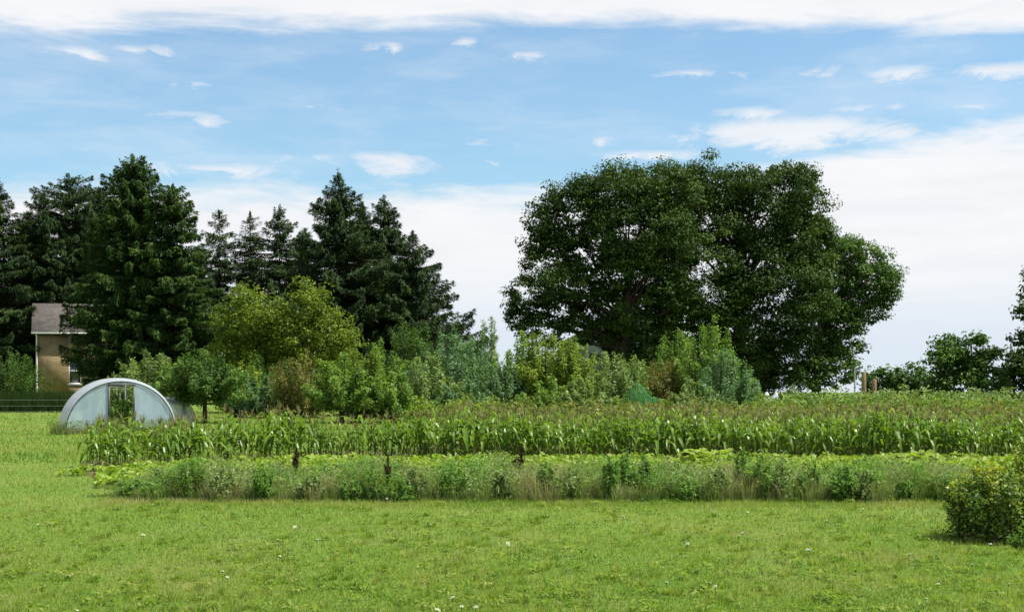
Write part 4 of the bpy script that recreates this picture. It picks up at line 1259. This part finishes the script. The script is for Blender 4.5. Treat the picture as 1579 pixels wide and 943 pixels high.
# ------------------------------------------------------------------ brick house (behind the conifers)
def brick_house():
    Y = 150.0
    x0, x1 = Xpx(55, Y), Xpx(215, Y)
    ze, zr = Zpx(513, Y), Zpx(467, Y)
    D = 7.5
    t = thing('brick_house', 'old yellow brick house with a grey shingle roof, half hidden by the tallest conifer', 'house', (x0, Y, 0), math.radians(19))
    W = x1 - x0
    wy0, wy1, wz0, wz1 = W, 0, 0, 0
    wx0, wx1 = Xpx(103, Y) - x0, Xpx(122, Y) - x0
    wz0, wz1 = Zpx(592, Y), Zpx(551, Y)
    g = Geo()
    # front wall with a window opening, then the other walls
    g.box((0, 0, -.5), (wx0, .3, ze)); g.box((wx1, 0, -.5), (W, .3, ze))
    g.box((wx0 + .001, .0015, -.5), (wx1 - .001, .3, wz0)); g.box((wx0 + .001, .0015, wz1), (wx1 - .001, .3, ze))
    g.box((0, .301, -.5), (.3, D, ze)); g.box((W - .3, .301, -.5), (W, D, ze)); g.box((.301, D - .3, -.5), (W - .301, D, ze))
    for xx in (0, W - .3):
        a = np.array([[xx, 0, ze + .001], [xx, D, ze + .001], [xx, D / 2, zr - .1]])
        b = a + np.array([.3, 0, 0])
        g.tris(np.stack([a, b[[0, 2, 1]]]))
        g.quads(np.stack([np.array([a[0], a[2], b[2], b[0]]), np.array([a[2], a[1], b[1], b[2]])]))
    g.obj('wall', M['brick'], t)
    ov = .45
    def slope(sgn):
        g = Geo()
        yl, zl = (-.45, ze - .02) if sgn > 0 else (D + .45, ze - .02)
        v = np.array([[-ov, yl, zl], [W + ov, yl, zl], [W + ov, D / 2, zr], [-ov, D / 2, zr]]); v2 = v + np.array([0, 0, .14])
        V = np.concatenate([v, v2])
        g.indexed(V, [[0, 3, 2, 1], [4, 5, 6, 7], [0, 1, 5, 4], [1, 2, 6, 5], [2, 3, 7, 6], [3, 0, 4, 7]])
        return g.obj('roof_slope', M['shingle'], t)
    slope(1); slope(-1)
    g = Geo(); g.box((-ov - .02, -.60, ze - .10), (W + ov, -.46, ze + .06)); g.obj('gutter', M['white_paint'], t)
    g = Geo(); g.box((-ov, -.45, ze - .20), (W + ov, -.004, ze - .14)); g.obj('soffit', M['dock'], t)
    g = Geo(); q = np.linspace(0, 1, 6)
    g.tube(np.array([[.08, -.50, ze - .12], [.10, -.3, ze - .4], [.12, -.09, ze - .6], [.12, -.09, 2.5], [.12, -.09, -.1]]), np.full(5, .085), 8)
    g.obj('downpipe', M['white_paint'], t)
    g = Geo()
    for lo, hi in (((wx0, .08, wz0), (wx0 + .12, .2, wz1)), ((wx1 - .12, .08, wz0), (wx1, .2, wz1)), ((wx0 + .12, .081, wz0), (wx1 - .12, .2, wz0 + .12)),
                   ((wx0 + .12, .081, wz1 - .12), (wx1 - .12, .2, wz1)), ((wx0 + .12, .075, (wz0 + wz1) / 2 - .05), (wx1 - .12, .2, (wz0 + wz1) / 2 + .05))):
        g.box(lo, hi)
    wf = g.obj('window', M['white_paint'], t)
    g = Geo(); g.box((wx0 + .11, .15, wz0 + .1), (wx1 - .11, .17, wz1 - .1)); g.obj('pane', M['glass'], wf)
    g = Geo(); g.box((wx0 - .1, -.08, wz0 - .14), (wx1 + .1, .07, wz0 - .002)); g.obj('sill', M['siding'], wf)


brick_house()


def pale_house():
    Y = 138.0
    xa, xb, xm = Xpx(872, Y), Xpx(1062, Y), Xpx(966, Y)
    zw, zp = Zpx(530, Y), Zpx(462, Y)
    t = thing('pale_house', 'pale grey gabled house glimpsed under the left shade tree', 'house', (xm, Y, 0))
    hw = (xb - xa) / 2; D = 10.
    g = Geo()
    for y in (0, D):
        g.quads(np.array([[[-hw, y, -.5], [hw, y, -.5], [hw, y, zw], [-hw, y, zw]]])); g.tris(np.array([[[-hw, y, zw], [hw, y, zw], [0, y, zp]]]))
    for x in (-hw, hw): g.quads(np.array([[[x, 0, -.5], [x, D, -.5], [x, D, zw], [x, 0, zw]]]))
    g.obj('wall', M['siding'], t)
    for s in (-1, 1):
        e = (zw - zp) / hw
        v = np.array([[0, -.5, zp + .02], [0, D + .5, zp + .02], [s * (hw + .6), D + .5, zw + e * .6 + .02], [s * (hw + .6), -.5, zw + e * .6 + .02]]); v2 = v + np.array([0, 0, .2])
        g = Geo(); g.indexed(np.concatenate([v, v2]), [[0, 3, 2, 1], [4, 5, 6, 7], [0, 1, 5, 4], [1, 2, 6, 5], [2, 3, 7, 6], [3, 0, 4, 7]])
        g.obj('roof_slope', M['siding'], t)


pale_house()

# ------------------------------------------------------------------ posts, net, cloth, wire
def post(name, px, yt, yb, r, mat, lab, Y=None, sides=9, cat='post', lean=0.0):
    Y = Y or Ypx(yb); H = Zpx(yt, Y)
    g = Geo(); q = np.array([0, .3, .6, .97, 1.0])
    g.tube(np.stack([q * lean, q * 0, -.3 + q * (H + .3)], 1), r * np.array([1.05, 1, .98, .96, .7]), sides)
    o = g.obj(name, mat, loc=(Xpx(px, Y), Y, 0))
    # closed top
    me = o.data
    return tag(o, lab, cat)


post('wooden_post', 1332, 573, 612, .19, M['wood'], 'taller of two weathered wooden posts before the far right trees', Y=104)
post('wooden_post', 1348, 584, 614, .19, M['redwood'], 'shorter reddish wooden post right of the taller post', Y=103)
post('thin_pole', 1318, 566, 612, .06, M['wire'], 'thin grey pole just left of the wooden posts', Y=106)
post('wooden_stake', 1167, 604, 640, .10, M['redwood'], 'reddish stake beside the white cloth under the shade trees', Y=90)
post('metal_stake', 152, 654, 716, .022, M['black'], 'black metal stake at the left end of the maize', Y=45.2, lean=.10)

# white cloth glimpsed between the shrubs
def cloth():
    rng = np.random.default_rng(55)
    Y = 94.0
    n = 25
    xs = np.linspace(Xpx(1150, Y), Xpx(1200, Y), n)
    V = []
    for i, x in enumerate(xs):
        for k, (dy, z) in enumerate(((-.7, 0.), (-.6, .55), (-.25, 1.05), (0.1, 1.25), (.45, 1.0), (.7, .5), (.8, 0.))):
            V.append((x, Y + dy + .05 * math.sin(i * 1.7 + k), z * (1.05 + .16 * math.sin(i * .9)) ))
    Q = np.array([(i * 7 + j, (i + 1) * 7 + j, (i + 1) * 7 + j + 1, i * 7 + j + 1) for i in range(n - 1) for j in range(6)])
    o = add('row_cover', make_mesh('row_cover', V, [Q], M['cloth'], smooth=True))
    tag(o, 'white row cover cloth glimpsed below the shade trees right of the orchard', 'cloth')


cloth()


def green_net():
    rng = np.random.default_rng(56)
    Yc = Ypx(646); cx = Xpx(986, Yc)
    t = thing('net_tent', 'bright green netting tent draped over a small bush between grey green and bronze shrubs', 'net', (cx, Yc, 0))
    k = Yc / F_PX; hw = 43 * k; H = Zpx(594, Yc)
    # draped net: strands both ways over a tent-like surface
    def surf(u, v):
        x = u * hw; y = v * hw * .8
        d = np.clip((np.abs(u) ** 2.2 + np.abs(v) ** 2.2), 0, 1)
        z = H * (1 - d) ** .55 * (.80 + .16 * np.sin(u * 6.3 + 2.0) + .10 * np.cos(v * 5 + u * 3))
        z = z
        return np.stack([x, y, np.maximum(z, 0)], -1)
    g = Geo(); s = np.linspace(-1, 1, 31)
    uu, vv = np.meshgrid(s, s, indexing='ij'); P = surf(uu, vv)
    P[..., 2] = np.where((np.abs(uu) > .99) | (np.abs(vv) > .99), 0, P[..., 2])
    g.tube(P, np.full((31, 31), .011), 3); g.tube(P.transpose(1, 0, 2), np.full((31, 31), .011), 3)
    g.obj('net', M['net'], t)
    g = Geo()
    for a, b in ((-.5, -.4), (.4, .3), (-.1, .1)):
        g.tube(np.array([[a * hw, b * hw, 0], [a * hw * .6, b * hw * .6, surf(np.array(a * .6), np.array(b * .6))[2]]]), np.array([.03, .03]), 5)
    g.obj('support_pole', M['wood'], t)


green_net()
shrub('shrub', 'small bush covered by the green netting', 986, 597, 645, 42, M['orch_green'], None, 300, stems=46, leaves=4200, leaf=.18, cat='shrub', trunk=.05, spike=.3)


def wires():
    Y = 93.0
    xa, xb = Xpx(-140, Y), Xpx(190, Y)
    t = thing('wire_fence', 'thin wire fence before the long grass left of the plastic tunnel', 'fence', (xa, Y, 0))
    for x in (0, (xb - xa)):
        g = Geo(); g.tube(np.array([[x, 0, -.2], [x, 0, 1.2]]), np.array([.04, .035]), 6); g.obj('post', M['wood'], t)
    n = 15; q = np.linspace(0, 1, n)
    for z in (.12, .52, .95):
        g = Geo(); g.tube(np.stack([q * (xb - xa), q * 0 - .05, z - .02 * np.sin(q * math.pi)], 1), np.full(n, .006), 4); g.obj('wire', M['wire'], t)


wires()

# ------------------------------------------------------------------ white wildflowers in the lawn
def flowers():
    rng = np.random.default_rng(61)
    g = Geo()
    for k in range(34):
        a = k * 2.4; r = .042 * math.sqrt(k / 34)
        c = np.array([[r * math.cos(a), r * math.sin(a), .012 - 5 * r * r + rng.normal(0, .003)]])
        g.quads(leafq(c, rng.normal(size=(1, 3)) * .3 + np.array([0, 0, 1]), .018, .016, rng), .5)
    head = g.mesh('flower_head', M['white_petal'])
    g = Geo()
    q = np.linspace(0, 1, 4)
    g.tube(np.stack([.02 * q * q, q * 0, -.26 + q * .26], 1), np.full(4, .004), 4, .3)
    for k in range(7):
        a = k * .9; g.tube(np.array([[0.02, 0, -.03], [.02 + .03 * math.cos(a), .03 * math.sin(a), 0.0]]), np.array([.002, .002]), 3, .3)
    stem = g.mesh('stem', M['weed'])
    PX = [(432, 857), (443, 852), (430, 831), (489, 831), (467, 795), (456, 812), (222, 824), (783, 838), (697, 921), (732, 935), (712, 934), (676, 940), (744, 805), (703, 787), (710, 793),
          (960, 796), (1059, 829), (1059, 838), (1152, 789), (1139, 826), (1146, 821), (1153, 829), (1168, 832), (1247, 847), (1093, 898), (1103, 904), (1268, 781), (1272, 802), (1281, 806), (1291, 808),
          (1332, 784), (1248, 848), (1400, 854), (1448, 900), (1553, 900), (1427, 922), (1028, 897), (60, 808), (344, 880), (596, 768), (1500, 870), (886, 806), (663, 808), (1180, 845), (1528, 838), (352, 889), (120, 940)]
    root = None
    for px, py in PX:
        h = rng.uniform(.12, .26)
        Y = (CAM_H - h) * F_PX / (py - HOR); X = Xpx(px, Y)
        if root is None:
            root = thing('white_wildflower', 'small flat white wildflower head standing in the lawn', 'flower', (X, Y, h), 0, 'white wildflowers in the lawn')
            s0 = add('stem', stem, root); h0 = add('flower_head', head, root); t = root; hd = h0
        else:
            t = root.copy(); COL.objects.link(t); t.location = (X, Y, h)
            for c in (s0, h0):
                d = c.copy(); COL.objects.link(d); d.parent = t; hd = d
        t.rotation_euler = (0, 0, rng.uniform(0, 6.28))
        hd.rotation_euler = (rng.normal(0, .3), rng.normal(0, .3), 0)
        sc = rng.uniform(.5, 1.05)
        hd.scale = (sc, sc, sc); hd.location = (.02, 0, 0)


flowers()
